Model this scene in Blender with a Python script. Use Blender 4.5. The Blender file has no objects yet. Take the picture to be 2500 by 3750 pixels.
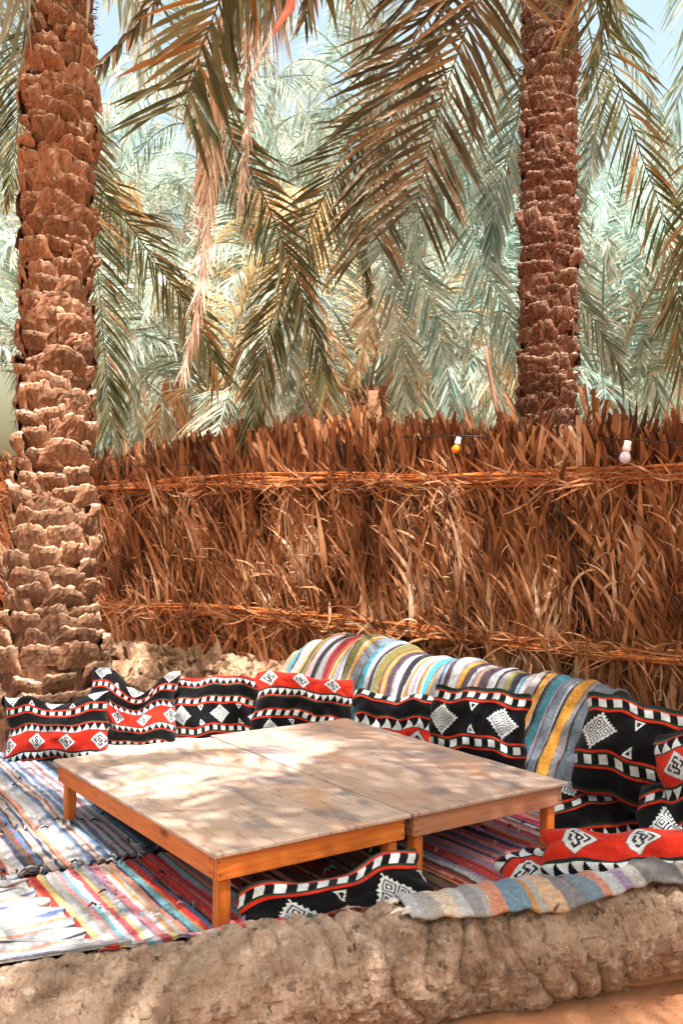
import bpy, math, random
import numpy as np
from mathutils import Vector, Matrix, Euler, noise
R = math.radians
rnd = random.Random(7)
rng = np.random.default_rng(11)
sc = bpy.context.scene
col = sc.collection

# ------------------------------------------------------------------ camera
CAM_H = 1.55
cam_data = bpy.data.cameras.new('camera')
cam = bpy.data.objects.new('camera', cam_data)
col.objects.link(cam)
cam_data.sensor_fit = 'VERTICAL'
cam_data.sensor_height = 36.0
cam_data.lens = 34.27
cam_data.clip_end = 2000
cam.location = (0, 0, CAM_H)
CAM_ROT = (Euler((R(90.88), 0, 0)).to_matrix() @ Matrix.Rotation(R(0.6), 3, 'Z'))
cam.rotation_euler = CAM_ROT.to_euler()
sc.camera = cam

# ------------------------------------------------------------------ light
SUN = Vector((0.12, -0.40, 0.90)).normalized()
w = bpy.data.worlds.new('World')
sc.world = w
w.use_nodes = True
nt = w.node_tree
bg = nt.nodes['Background']
sky = nt.nodes.new('ShaderNodeTexSky')
sky.sky_type = 'NISHITA'
sky.sun_disc = False
sky.sun_elevation = math.asin(SUN.z)
sky.sun_rotation = math.atan2(SUN.x, SUN.y)
sky.air_density = 2.6
sky.dust_density = 8.0
sky.ozone_density = 2.0
nt.links.new(sky.outputs[0], bg.inputs[0])
bg.inputs[1].default_value = 0.132
sl = bpy.data.lights.new('sun', 'SUN')
sl.energy = 5.0
sl.angle = R(0.6)
sl.color = (1.0, 0.97, 0.92)
so = bpy.data.objects.new('sun', sl)
so.rotation_euler = SUN.to_track_quat('Z', 'Y').to_euler()
so.location = (0, 0, 12)
col.objects.link(so)
sc.view_settings.view_transform = 'Standard'
sc.view_settings.look = 'None'
sc.view_settings.exposure = 1.32
sc.view_settings.gamma = 1
sc.cycles.use_denoising = True
sc.cycles.max_bounces = 8
sc.cycles.diffuse_bounces = 2
sc.cycles.adaptive_threshold = 0.02
sc.cycles.transparent_max_bounces = 4

# ------------------------------------------------------------------ helpers
FPX = 3570.0
def ray(xd, yd):
    """photo position (1568 wide picture) -> viewing direction"""
    x = xd * 2500 / 1568; y = yd * 2500 / 1568
    return CAM_ROT @ Vector(((x - 1250) / FPX, -(y - 1875) / FPX, -1))
def at(xd, yd, Y):
    d = ray(xd, yd); k = Y / d.y
    return Vector((d.x * k, Y, CAM_H + d.z * k))
def onz(xd, yd, z):
    d = ray(xd, yd); k = (z - CAM_H) / d.z
    return Vector((d.x * k, d.y * k, z))
def lin(c):
    return tuple(((v / 255) / 12.92 if v <= 10.3 else ((v / 255 + 0.055) / 1.055) ** 2.4) for v in c)
def L4(c): return (*lin(c), 1)

def mesh(name, V, F, mat=None, smooth=True, colors=None):
    me = bpy.data.meshes.new(name)
    V = np.asarray(V, dtype=np.float32)
    if isinstance(F, np.ndarray):
        n, k = F.shape
        me.vertices.add(len(V)); me.vertices.foreach_set('co', V.ravel())
        me.loops.add(n * k); me.loops.foreach_set('vertex_index', F.astype(np.int32).ravel())
        me.polygons.add(n)
        me.polygons.foreach_set('loop_start', np.arange(0, n * k, k, dtype=np.int32))
        me.update(calc_edges=True)
        me.validate()
    else:
        me.from_pydata(V.tolist(), [], F)
    if smooth:
        me.polygons.foreach_set('use_smooth', np.ones(len(me.polygons), dtype=bool))
    if colors is not None:
        c = np.asarray(colors, dtype=np.float32)
        if c.shape[1] == 3: c = np.concatenate([c, np.ones((len(c), 1), np.float32)], 1)
        a = me.color_attributes.new('col', 'FLOAT_COLOR', 'POINT')
        a.data.foreach_set('color', c.ravel())
    if mat: me.materials.append(mat)
    return me
def put(name, me, parent=None, loc=(0, 0, 0), rot=None, scale=None):
    o = bpy.data.objects.new(name, me)
    col.objects.link(o)
    if parent: o.parent = parent
    o.location = loc
    if rot is not None: o.rotation_euler = rot
    if scale is not None: o.scale = scale if hasattr(scale, '__len__') else (scale,) * 3
    return o
def tag(o, label, cat, group=None):
    o['label'] = label; o['category'] = cat
    if group: o['group'] = group
    return o
def structure(o, label=None):
    o['kind'] = 'structure'
    return o
def thing(name, label, cat, loc=(0, 0, 0), group=None, rz=0):
    o = put(name, None, None, loc, (0, 0, rz))
    return tag(o, label, cat, group)

def grid_faces(nu, nv, off=0):
    i = np.arange(nu - 1)[:, None]; j = np.arange(nv - 1)[None, :]
    a = (i * nv + j + off).ravel()
    return np.stack([a, a + nv, a + nv + 1, a + 1], 1)
def sweep(path, radii, n=10, squash=1.0, cap=True, noise_amp=0, noise_scale=8, seed=0):
    """tube along points; returns V, F lists"""
    P = [Vector(p) for p in path]; V = []; F = []
    m = len(P); ref = Vector((0, 0, 1))
    for i, p in enumerate(P):
        T = (P[min(i + 1, m - 1)] - P[max(i - 1, 0)]).normalized()
        if abs(T.dot(ref)) > .95: ref = Vector((0, 1, 0))
        S = T.cross(ref).normalized(); N = S.cross(T)
        r = radii[i] if hasattr(radii, '__len__') else radii
        for k in range(n):
            a = 2 * math.pi * k / n
            d = S * math.cos(a) + N * math.sin(a) * squash
            rr = r
            if noise_amp: rr *= 1 + noise_amp * noise.noise((p + d * r) * noise_scale + Vector((seed, 0, 0)))
            V.append(p + d * rr)
    for i in range(m - 1):
        for k in range(n):
            F.append((i * n + k, i * n + (k + 1) % n, (i + 1) * n + (k + 1) % n, (i + 1) * n + k))
    if cap:
        F.append(tuple(range(n - 1, -1, -1))); F.append(tuple((m - 1) * n + k for k in range(n)))
    return V, F
def catmull(P, n):
    P = [Vector(p) for p in P]
    P = [P[0] * 2 - P[1]] + P + [P[-1] * 2 - P[-2]]
    seg = []
    for i in range(1, len(P) - 2):
        for k in range(24):
            t = k / 24; a, b, c, d = P[i - 1:i + 3]
            seg.append(.5 * ((2 * b) + (c - a) * t + (2 * a - 5 * b + 4 * c - d) * t * t + (3 * b - a - 3 * c + d) * t ** 3))
    seg.append(P[-2])
    D = [0]
    for a, b in zip(seg, seg[1:]): D.append(D[-1] + (b - a).length)
    out = []; j = 0
    for k in range(n):
        s = D[-1] * k / (n - 1)
        while j < len(D) - 2 and D[j + 1] < s: j += 1
        f = (s - D[j]) / max(D[j + 1] - D[j], 1e-9)
        out.append(seg[j].lerp(seg[j + 1], min(max(f, 0), 1)))
    return out, D[-1]

# ------------------------------------------------------------------ materials
def node_mat(name):
    m = bpy.data.materials.new(name); m.use_nodes = True
    t = m.node_tree
    return m, t, t.nodes['Principled BSDF'], t.nodes['Material Output']
def N(t, kind, **kw):
    n = t.nodes.new(kind)
    for k, v in kw.items(): setattr(n, k, v)
    return n
def noise_node(t, scale, detail=6, rough=.6, coord=None, stretch=None, dist=0):
    tc = N(t, 'ShaderNodeTexCoord')
    src = tc.outputs[coord or 'Object']
    if stretch:
        mp = N(t, 'ShaderNodeMapping'); mp.inputs['Scale'].default_value = stretch
        t.links.new(src, mp.inputs[0]); src = mp.outputs[0]
    n = N(t, 'ShaderNodeTexNoise')
    n.inputs['Scale'].default_value = scale; n.inputs['Detail'].default_value = detail
    n.inputs['Roughness'].default_value = rough; n.inputs['Distortion'].default_value = dist
    t.links.new(src, n.inputs['Vector'])
    return n.outputs['Fac']
def ramp(t, fac, stops):
    r = N(t, 'ShaderNodeValToRGB')
    e = r.color_ramp.elements
    while len(e) < len(stops): e.new(.5)
    for el, (p, c) in zip(e, stops): el.position = p; el.color = L4(c)
    t.links.new(fac, r.inputs[0])
    return r.outputs[0]
def mix(t, a, b, fac, mode='MIX'):
    m = N(t, 'ShaderNodeMix', data_type='RGBA', blend_type=mode)
    for sock, v in ((m.inputs[6], a), (m.inputs[7], b)):
        if isinstance(v, bpy.types.NodeSocket): t.links.new(v, sock)
        else: sock.default_value = L4(v)
    if isinstance(fac, bpy.types.NodeSocket): t.links.new(fac, m.inputs[0])
    else: m.inputs[0].default_value = fac
    return m.outputs[2]
def bump(t, bs, h, strength, dist=.01):
    b = N(t, 'ShaderNodeBump'); b.inputs['Strength'].default_value = strength; b.inputs['Distance'].default_value = dist
    t.links.new(h, b.inputs['Height'])
    prev = bs.inputs['Normal'].links
    if prev: t.links.new(prev[0].from_socket, b.inputs['Normal'])
    t.links.new(b.outputs[0], bs.inputs['Normal'])
def maprange(t, v, a, b, c=0, d=1):
    m = N(t, 'ShaderNodeMapRange')
    for k, x in zip((1, 2, 3, 4), (a, b, c, d)): m.inputs[k].default_value = x
    t.links.new(v, m.inputs[0]); return m.outputs[0]
def hue_random(t, c, amount):
    """each object a little lighter or darker than its neighbours"""
    oi = N(t, 'ShaderNodeObjectInfo'); h = N(t, 'ShaderNodeHueSaturation')
    t.links.new(maprange(t, oi.outputs['Random'], 0, 1, 1 - amount, 1 + amount), h.inputs['Value'])
    t.links.new(c, h.inputs['Color']); return h.outputs[0]
def plain(name, stops, scale=8, rough=.8, bump_s=.4, bump_scale=30, stretch=None, dist=.01, objrand=0, coat=0):
    m, t, b, _ = node_mat(name)
    c = ramp(t, noise_node(t, scale, stretch=stretch), stops)
    if objrand: c = hue_random(t, c, objrand)
    t.links.new(c, b.inputs['Base Color'])
    b.inputs['Roughness'].default_value = rough
    if bump_s: bump(t, b, noise_node(t, bump_scale, stretch=stretch), bump_s, dist)
    b.inputs['Specular IOR Level'].default_value = .3
    return m

def leaf_mat(name, stops, trans=.35, rough=.45, objrand=.25, scale=3, dry=.45):
    """leaf blade: colour varies blade by blade (vertex attribute) and frond by frond"""
    m, t, b, out = node_mat(name)
    a = N(t, 'ShaderNodeAttribute'); a.attribute_name = 'col'
    sep = N(t, 'ShaderNodeSeparateColor'); t.links.new(a.outputs['Color'], sep.inputs[0])
    c = ramp(t, sep.outputs[0], stops)
    nz = noise_node(t, scale, 4)
    c = mix(t, c, (140, 110, 70), maprange(t, nz, .55, .8, 0, dry))
    if objrand: c = hue_random(t, c, objrand)
    t.links.new(c, b.inputs['Base Color'])
    b.inputs['Roughness'].default_value = rough
    b.inputs['Specular IOR Level'].default_value = .35
    tr = N(t, 'ShaderNodeBsdfTranslucent'); t.links.new(c, tr.inputs[0])
    mx = N(t, 'ShaderNodeMixShader'); mx.inputs[0].default_value = trans
    t.links.new(b.outputs[0], mx.inputs[1]); t.links.new(tr.outputs[0], mx.inputs[2])
    t.links.new(mx.outputs[0], out.inputs[0])
    return m
M = {}
M['leaf_teal'] = leaf_mat('palm_leaf_blue_green', [(0, (96, 130, 122)), (.5, (144, 172, 162)), (1, (192, 210, 198))], trans=.45)
M['leaf_grey'] = leaf_mat('palm_leaf_grey_green', [(0, (112, 130, 114)), (.5, (160, 174, 158)), (1, (206, 212, 196))], trans=.45)
M['leaf_olive'] = leaf_mat('palm_leaf_olive', [(0, (66, 72, 44)), (.5, (98, 102, 68)), (.85, (134, 130, 94)), (1, (172, 120, 66))], objrand=.15, dry=.2)
M['leaf_brown'] = leaf_mat('palm_leaf_old_brown', [(0, (52, 50, 34)), (.5, (84, 78, 56)), (.85, (116, 102, 76)), (1, (150, 120, 88))], objrand=.12, trans=.2, dry=.1)
M['leaf_dry'] = leaf_mat('palm_leaf_dry', [(0, (168, 136, 114)), (.5, (198, 174, 156)), (1, (222, 208, 194))], objrand=.1, trans=.2)
M['leaf_tan'] = leaf_mat('palm_leaf_tan', [(0, (164, 130, 88)), (.5, (196, 164, 118)), (1, (222, 198, 154))], objrand=.2)
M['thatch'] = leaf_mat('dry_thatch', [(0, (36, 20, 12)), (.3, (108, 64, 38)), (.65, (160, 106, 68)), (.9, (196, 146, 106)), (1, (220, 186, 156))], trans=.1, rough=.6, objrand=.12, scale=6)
M['reed'] = plain('split_reed', [(.3, (168, 92, 44)), (.5, (200, 118, 62)), (.7, (222, 148, 88))], 5, .55, .3, 60, stretch=(1, 1, 1), objrand=.2)

def boot_mat(name, lo, mid, hi, cut):
    m, t, b, _ = node_mat(name)
    st = noise_node(t, 26, 5, stretch=(1, 1, .22))
    c = ramp(t, st, [(.28, lo), (.5, mid), (.72, hi)])
    big = noise_node(t, 5, 3)
    c = mix(t, c, lo, maprange(t, big, .5, .75, 0, .55))
    a = N(t, 'ShaderNodeAttribute'); a.attribute_name = 'col'
    sep = N(t, 'ShaderNodeSeparateColor'); t.links.new(a.outputs['Color'], sep.inputs[0])
    c = mix(t, c, cut, sep.outputs[0])
    c = mix(t, c, (158, 136, 120), maprange(t, noise_node(t, 9, 5, .7), .52, .66, 0, .5))
    c = hue_random(t, c, .25)
    t.links.new(c, b.inputs['Base Color'])
    b.inputs['Roughness'].default_value = .85; b.inputs['Specular IOR Level'].default_value = .2
    bump(t, b, noise_node(t, 40, 6, .7, stretch=(1, 1, .2)), 1.0, .02)
    c2 = mix(t, c, (44, 26, 18), maprange(t, noise_node(t, 30, 3, .5, stretch=(1, 1, .12), dist=.3), .63, .69, 0, .85))
    t.links.new(c2, b.inputs['Base Color'])
    bump(t, b, noise_node(t, 14, 4), .5, .02)
    return m
M['boot'] = boot_mat('cut_leaf_base', (76, 50, 36), (144, 102, 76), (178, 134, 104), (212, 178, 150))
M['boot_red'] = boot_mat('dark_leaf_base', (42, 26, 20), (98, 60, 44), (138, 92, 70), (200, 166, 142))
M['fiber'] = plain('trunk_fibre', [(.3, (48, 30, 22)), (.5, (92, 56, 38)), (.75, (134, 88, 62))], 18, .9, 1, 60, stretch=(1, 1, .3), dist=.02)
M['bark'] = plain('far_palm_bark', [(.3, (92, 62, 44)), (.55, (142, 102, 76)), (.75, (172, 132, 100))], 9, .9, 1, 14, dist=.05)

# logs: brown wood under dried mud
def log_mat(name, wood_lo, wood, mud, pale, mudcut=.5):
    m, t, b, _ = node_mat(name)
    n1 = noise_node(t, 3.2, 8, .65)
    n2 = noise_node(t, 12, 9, .75)
    n3 = noise_node(t, 45, 6, .7)
    c = ramp(t, n2, [(.3, wood_lo), (.48, wood), (.62, mud), (.78, pale)])
    c = mix(t, c, mud, maprange(t, n1, mudcut - .06, mudcut + .1, 0, .7))
    c = mix(t, c, wood_lo, maprange(t, n3, .56, .68, 0, .7))
    c = mix(t, c, pale, maprange(t, noise_node(t, 26, 5, .65), .58, .66, 0, .6))
    c = mix(t, c, (48, 32, 24), maprange(t, noise_node(t, 20, 6, .75, stretch=(1, 1, .45)), .60, .66, 0, .8))
    t.links.new(c, b.inputs['Base Color'])
    b.inputs['Roughness'].default_value = .92; b.inputs['Specular IOR Level'].default_value = .15
    bump(t, b, n2, 1.0, .035); bump(t, b, n3, .9, .014); bump(t, b, noise_node(t, 120, 4), .5, .004)
    return m
M['log'] = log_mat('mud_crusted_palm_log', (104, 78, 62), (172, 140, 118), (204, 176, 154), (228, 211, 195))
M['dead_log'] = log_mat('bleached_rotten_log', (112, 72, 48), (176, 130, 98), (206, 170, 140), (232, 208, 186))

def sand_mat(name, a, b_, c_):
    m, t, b, _ = node_mat(name)
    c = ramp(t, noise_node(t, 1.3, 8, .6), [(.3, a), (.5, b_), (.7, c_)])
    c = mix(t, c, (120, 78, 52), maprange(t, noise_node(t, 60, 4), .62, .72, 0, .7))
    t.links.new(c, b.inputs['Base Color']); b.inputs['Roughness'].default_value = .95
    bump(t, b, noise_node(t, 9, 8, .7), .7, .03); bump(t, b, noise_node(t, 90, 4), .6, .006)
    return m
M['sand'] = sand_mat('orange_sand', (182, 120, 82), (200, 140, 102), (212, 156, 118))

# cloth with colour carried per vertex (woven pattern), flecks and weave on top
def cloth_mat(name, fleck=.25, fleck_scale=70, weave=260, bump_s=.5, stretch=None, worn=(205, 200, 195), rough=.9, dist=.006):
    m, t, b, _ = node_mat(name)
    a = N(t, 'ShaderNodeAttribute'); a.attribute_name = 'col'
    c = a.outputs['Color']
    f = noise_node(t, fleck_scale, 5, .7, stretch=stretch)
    h = N(t, 'ShaderNodeHueSaturation'); t.links.new(c, h.inputs['Color'])
    t.links.new(maprange(t, f, .3, .7, 1 - fleck, 1 + fleck), h.inputs['Value'])
    c = mix(t, h.outputs[0], worn, maprange(t, noise_node(t, fleck_scale * .6, 6, .75, stretch=stretch), .58, .75, 0, fleck * .8))
    t.links.new(c, b.inputs['Base Color'])
    b.inputs['Roughness'].default_value = rough; b.inputs['Specular IOR Level'].default_value = .1
    b.inputs['Sheen Weight'].default_value = .08
    bump(t, b, f, bump_s, dist)
    bump(t, b, noise_node(t, weave, 2, stretch=stretch), bump_s * .8, .002)
    return m
M['pillow'] = cloth_mat('woven_wool', .2, 38, 320, .6, worn=(104, 98, 108))
M['rag'] = cloth_mat('rag_weave', .38, 48, 160, 1.0, dist=.014, worn=(190, 184, 178))
M['rug'] = cloth_mat('striped_rag_blanket', .34, 55, 150, 1.0, worn=(176, 170, 168), dist=.012)

def wood_mat(name, stops, along, knots=True, gray=.0, rough=.5):
    m, t, b, _ = node_mat(name)
    st = [7, 7, 7]; st[along] = .55
    g = noise_node(t, 5, 6, .6, stretch=st, dist=1.2)
    c = ramp(t, g, stops)
    fine = noise_node(t, 30, 4, .6, stretch=[4 if i != along else .3 for i in range(3)])
    c = mix(t, c, (120, 58, 22), maprange(t, fine, .55, .75, 0, .35))
    if knots:
        tc = N(t, 'ShaderNodeTexCoord'); mp = N(t, 'ShaderNodeMapping')
        sc3 = [5, 5, 5]; sc3[along] = 2.2; mp.inputs['Scale'].default_value = sc3
        t.links.new(tc.outputs['Object'], mp.inputs[0])
        vo = N(t, 'ShaderNodeTexVoronoi'); vo.inputs['Scale'].default_value = 1.0
        t.links.new(mp.outputs[0], vo.inputs['Vector'])
        c = mix(t, c, (112, 48, 16), maprange(t, vo.outputs['Distance'], .06, .15, .9, 0))
    if gray: c = mix(t, c, (150, 130, 122), maprange(t, noise_node(t, 4, 5), .42, .62, 0, gray))
    t.links.new(c, b.inputs['Base Color']); b.inputs['Roughness'].default_value = rough
    bump(t, b, fine, .25, .003)
    return m
ORANGE = [(.25, (186, 88, 26)), (.5, (214, 114, 42)), (.75, (228, 140, 66))]
M['wood_x'] = wood_mat('varnished_pine_x', ORANGE, 0)
M['wood_y'] = wood_mat('varnished_pine_y', ORANGE, 1)
M['wood_z'] = wood_mat('varnished_pine_z', ORANGE, 2, knots=False)
WORN = [(.25, (160, 96, 62)), (.5, (190, 122, 82)), (.75, (206, 150, 116))]
M['worn_x'] = wood_mat('worn_pine_x', WORN, 0, gray=.35)
M['worn_y'] = wood_mat('worn_pine_y', WORN, 1, gray=.35)
M['worn_z'] = wood_mat('worn_pine_z', WORN, 2, knots=False, gray=.3)
def ply_mat(name, tan, warm, grey, pale):
    m, t, b, _ = node_mat(name)
    c = mix(t, tan, warm, maprange(t, noise_node(t, 2.6, 4, stretch=(1, .5, 1)), .45, .65, 0, .8))
    c = mix(t, c, pale, maprange(t, noise_node(t, 2.2, 6, .65, stretch=(1, .6, 1)), .50, .66, 0, .6))
    c = mix(t, c, grey, maprange(t, noise_node(t, 7, 5, .6, stretch=(1, .45, 1), dist=.5), .52, .64, 0, .8))
    c = mix(t, c, (126, 100, 86), maprange(t, noise_node(t, 40, 4, .6, stretch=(1, .25, 1)), .56, .68, 0, .55))
    c = mix(t, c, (96, 74, 64), maprange(t, noise_node(t, 90, 3, .6, stretch=(1, .04, 1)), .58, .70, 0, .5))
    t.links.new(c, b.inputs['Base Color']); b.inputs['Roughness'].default_value = .42
    b.inputs['Specular IOR Level'].default_value = .4
    bump(t, b, noise_node(t, 60, 4, stretch=(1, .2, 1)), .15, .003)
    return m
M['ply_pale'] = ply_mat('scuffed_pale_plywood', (196, 170, 152), (198, 152, 118), (128, 122, 125), (208, 196, 188))
M['ply_grey'] = ply_mat('scuffed_grey_plywood', (184, 156, 140), (192, 144, 110), (128, 120, 124), (204, 191, 182))
M['white_plastic'] = plain('white_plastic', [(.3, (220, 222, 222)), (.7, (235, 235, 235))], 4, .4, 0)
M['cable'] = plain('dark_cable', [(.3, (40, 32, 28)), (.7, (60, 48, 40))], 4, .5, 0)
M['twine'] = plain('fibre_twine', [(.3, (128, 70, 36)), (.7, (176, 108, 62))], 20, .8, .5, 90)
M['driftwood'] = plain('grey_stick', [(.3, (110, 78, 60)), (.7, (160, 124, 102))], 8, .8, .5, 40, stretch=(1, 1, .3))
M['fringe'] = plain('cotton_fringe', [(.3, (196, 180, 170)), (.7, (226, 216, 206))], 10, .9, .4, 80)
M['nail'] = plain('rusty_nail', [(.3, (60, 40, 30)), (.7, (90, 64, 50))], 20, .6, 0)

# ================================================================== ground
def ground_sheet():
    xs = np.concatenate([np.linspace(-300, -8, 10), np.linspace(-7.5, 7.5, 120), np.linspace(8, 300, 10)])
    ys = np.concatenate([np.linspace(-60, -2, 8), np.linspace(-1.8, 14, 130), np.linspace(15, 600, 14)])
    V = [];
    for x in xs:
        for y in ys:
            z = -.22
            if -8 < x < 8 and -2 < y < 15:
                z += .025 * noise.noise((x * 1.3, y * 1.3, 0)) + .012 * noise.noise((x * 5, y * 5, 3))
            V.append((x, y, z))
    return put('ground', mesh('ground', V, grid_faces(len(xs), len(ys)), M['sand']))
structure(ground_sheet())

# the packed-earth seating floor behind the front log, a step above the sand
LOGA = Vector((-1.13, 3.23, -.16)); LOGB = Vector((1.23, 3.84, 0.02))
LD = (LOGB - LOGA).normalized()
def platform():
    V = []; nu, nv = 60, 60
    for i in range(nu):
        for j in range(nv):
            a = LOGA + LD * (-2.2 + 7.0 * i / (nu - 1)); b = Vector((-5.5 + 9.5 * i / (nu - 1), 12.5 - 5.5 * i / (nu - 1), 0))
            p = a.lerp(b, j / (nv - 1)); V.append((p.x, p.y, -.02 + .008 * noise.noise((p.x * 3, p.y * 3, 1))))
    n = len(V)
    rim = [0 * nv + j for j in range(nv)] + [i * nv + nv - 1 for i in range(1, nu)] + [(nu - 1) * nv + j for j in range(nv - 2, -1, -1)] + [i * nv for i in range(nu - 2, 0, -1)]
    F = [tuple(f) for f in grid_faces(nu, nv).tolist()]
    for k in rim: V.append((V[k][0], V[k][1], -.3))
    for q in range(len(rim)):
        F.append((rim[q], rim[(q + 1) % len(rim)], n + (q + 1) % len(rim), n + q))
    return put('earth_floor', mesh('earth_floor', V, F, M['sand']))
structure(platform())

# ================================================================== palms
def frond_mesh(name, pts, mat, n_pairs=60, L=.42, wid=.028, facing=None, side=None, t0=.2, raise_=.35,
               a0=62, a1=22, droop=.25, rach=.018, segs=3, seed=0, fold=True, jitter=1.0, shape=None, gap=0.0):
    """palm frond: a tapered midrib and two rows of narrow folded leaflets"""
    r = random.Random(seed)
    P, length = catmull(pts, 26)
    V, F, C = [], [], []
    v, f = sweep(P, [rach * (1 - .82 * i / 25) for i in range(26)], 5, cap=False)
    V += v; F += f; C += [.55] * len(v)
    def frame(t):
        x = t * 25; i = min(int(x), 24); p = P[i].lerp(P[i + 1], x - i)
        T = (P[min(i + 2, 25)] - P[max(i - 1, 0)]).normalized()
        if side is not None: S = (side - T * side.dot(T)).normalized()
        else:
            S = T.cross(facing)
            S = S.normalized() if S.length > 1e-4 else Vector((1, 0, 0))
        return p, T, S, S.cross(T)
    down = Vector((0, 0, -1))
    for k in range(n_pairs):
        for sg in (-1, 1):
            if r.random() < gap: continue
            t = t0 + (1 - t0) * (k + r.uniform(0, .8) * jitter) / n_pairs
            t = min(t, .999)
            p, T, S, Nn = frame(t)
            q = (t - t0) / (1 - t0)
            if shape: ln = L * shape(q)
            else: ln = L * (.45 + .85 * math.sin(math.pi * min(q * 1.05 + .12, 1)) ** .8) * (1 if q < .9 else 1 - (q - .9) * 3)
            ln *= r.uniform(.85, 1.1)
            a = R(a0 + (a1 - a0) * q ** .8 + r.gauss(0, 5 * jitter))
            up = raise_ + r.gauss(0, .22 * jitter)
            d = (T * math.cos(a) + (S * sg * math.cos(up) + Nn * math.sin(up)) * math.sin(a)).normalized()
            wv = d.cross(Nn + S * sg * r.uniform(-.5, .5)).normalized()
            nr = wv.cross(d)
            w = wid * r.uniform(.75, 1.15)
            b = len(V); cv = r.random(); q0 = p; dr = droop * r.uniform(.4, 1.6)
            prof = [.35, 1.0, .75, .0] if segs == 3 else [.5, 1.0, .0]
            bent = r.random() < .07 * jitter
            for s in range(segs + 1):
                tt = s / segs
                ww = w * prof[s] * .5
                if s < segs:
                    if fold: V += [q0 - wv * ww + nr * ww * .55, q0, q0 + wv * ww + nr * ww * .55]
                    else: V += [q0 - wv * ww, q0 + wv * ww]
                    m = 3 if fold else 2
                    C += [cv] * m
                else:
                    V.append(q0); C.append(min(cv + .15, 1))
                d = (d + down * dr * (tt + .3) * (3.0 / segs) * .5 * (4 if bent and s == 1 else 1)).normalized()
                q0 = q0 + d * ln / segs
            m = 3 if fold else 2
            for s in range(segs - 1):
                o = b + s * m
                for e in range(m - 1): F.append((o + e, o + e + 1, o + m + e + 1, o + m + e))
            o = b + (segs - 1) * m; tip = b + segs * m
            for e in range(m - 1): F.append((o + e, o + e + 1, tip))
    Cc = np.array(C, np.float32); Cc = np.stack([Cc, Cc, Cc], 1)
    return mesh(name, [tuple(x) for x in V], F, mat, True, Cc)

def arc(out, rise, sag, n=7, bend=0):
    """midrib from a crown: leaves upward, bows over and hangs"""
    P = []
    for i in range(n):
        t = i / (n - 1)
        P.append(Vector((out * (t * .55 + .45 * math.sin(t * math.pi / 2)), bend * t * t, rise * math.sin(min(t * 1.9, math.pi / 2) ) * (1 - .2 * t) - sag * t ** 2.2)))
    return P
VAR = {}
def crown_variants():
    specs = [(2.6, 1.3, 1.5, .1), (2.9, .9, 2.2, -.2), (2.2, 1.5, 2.6, .2), (1.7, .7, 3.0, .1), (2.0, 1.9, 1.0, -.1), (1.2, 2.4, .6, .2)]
    for mk in ('leaf_teal', 'leaf_grey', 'leaf_olive', 'leaf_tan'):
        VAR[mk] = [frond_mesh('frond_' + mk, arc(o, r_, s_, bend=b_), M[mk], 58, .46, .03, side=Vector((0, 1, 0)), t0=.16,
                              raise_=.45, segs=2, fold=False, seed=i * 7 + 3, droop=.35, rach=.02) for i, (o, r_, s_, b_) in enumerate(specs)]
crown_variants()

def far_trunk(h, r, seed):
    V, F = [], []; n = 14; m = int(h / .07)
    for i in range(m):
        z = h * i / (m - 1)
        for k in range(n):
            a = 2 * math.pi * k / n
            rr = r * (1 + .35 * math.exp(-z * 2.5)) * (1 + .10 * math.sin(z * 42 + k * 2.4) + .14 * noise.noise((math.cos(a) * 3, math.sin(a) * 3, z * 5 + seed)))
            V.append((rr * math.cos(a), rr * math.sin(a), z))
    for i in range(m - 1):
        for k in range(n):
            F.append((i * n + k, i * n + (k + 1) % n, (i + 1) * n + (k + 1) % n, (i + 1) * n + k))
    return mesh('trunk', V, F, M['bark'])
def add_crown(palm, h, n, mats, scale, seed, amin=0, amax=360, kinds=(0, 1, 2, 3, 4, 5), lean=0):
    r = random.Random(seed)
    for i in range(n):
        a = R(amin + (amax - amin) * ((i * .618034) % 1)) + r.uniform(-.15, .15)
        k = kinds[int(i / n * len(kinds)) % len(kinds)] if r.random() < .6 else r.choice(kinds)
        me = VAR[r.choice(mats)][k]
        put('frond', me, palm, (.1 * math.cos(a), .1 * math.sin(a), h + r.uniform(-.25, .2)),
            (r.uniform(-.25, .25), r.uniform(-.12, .22), a), scale * r.uniform(.82, 1.15))

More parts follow.
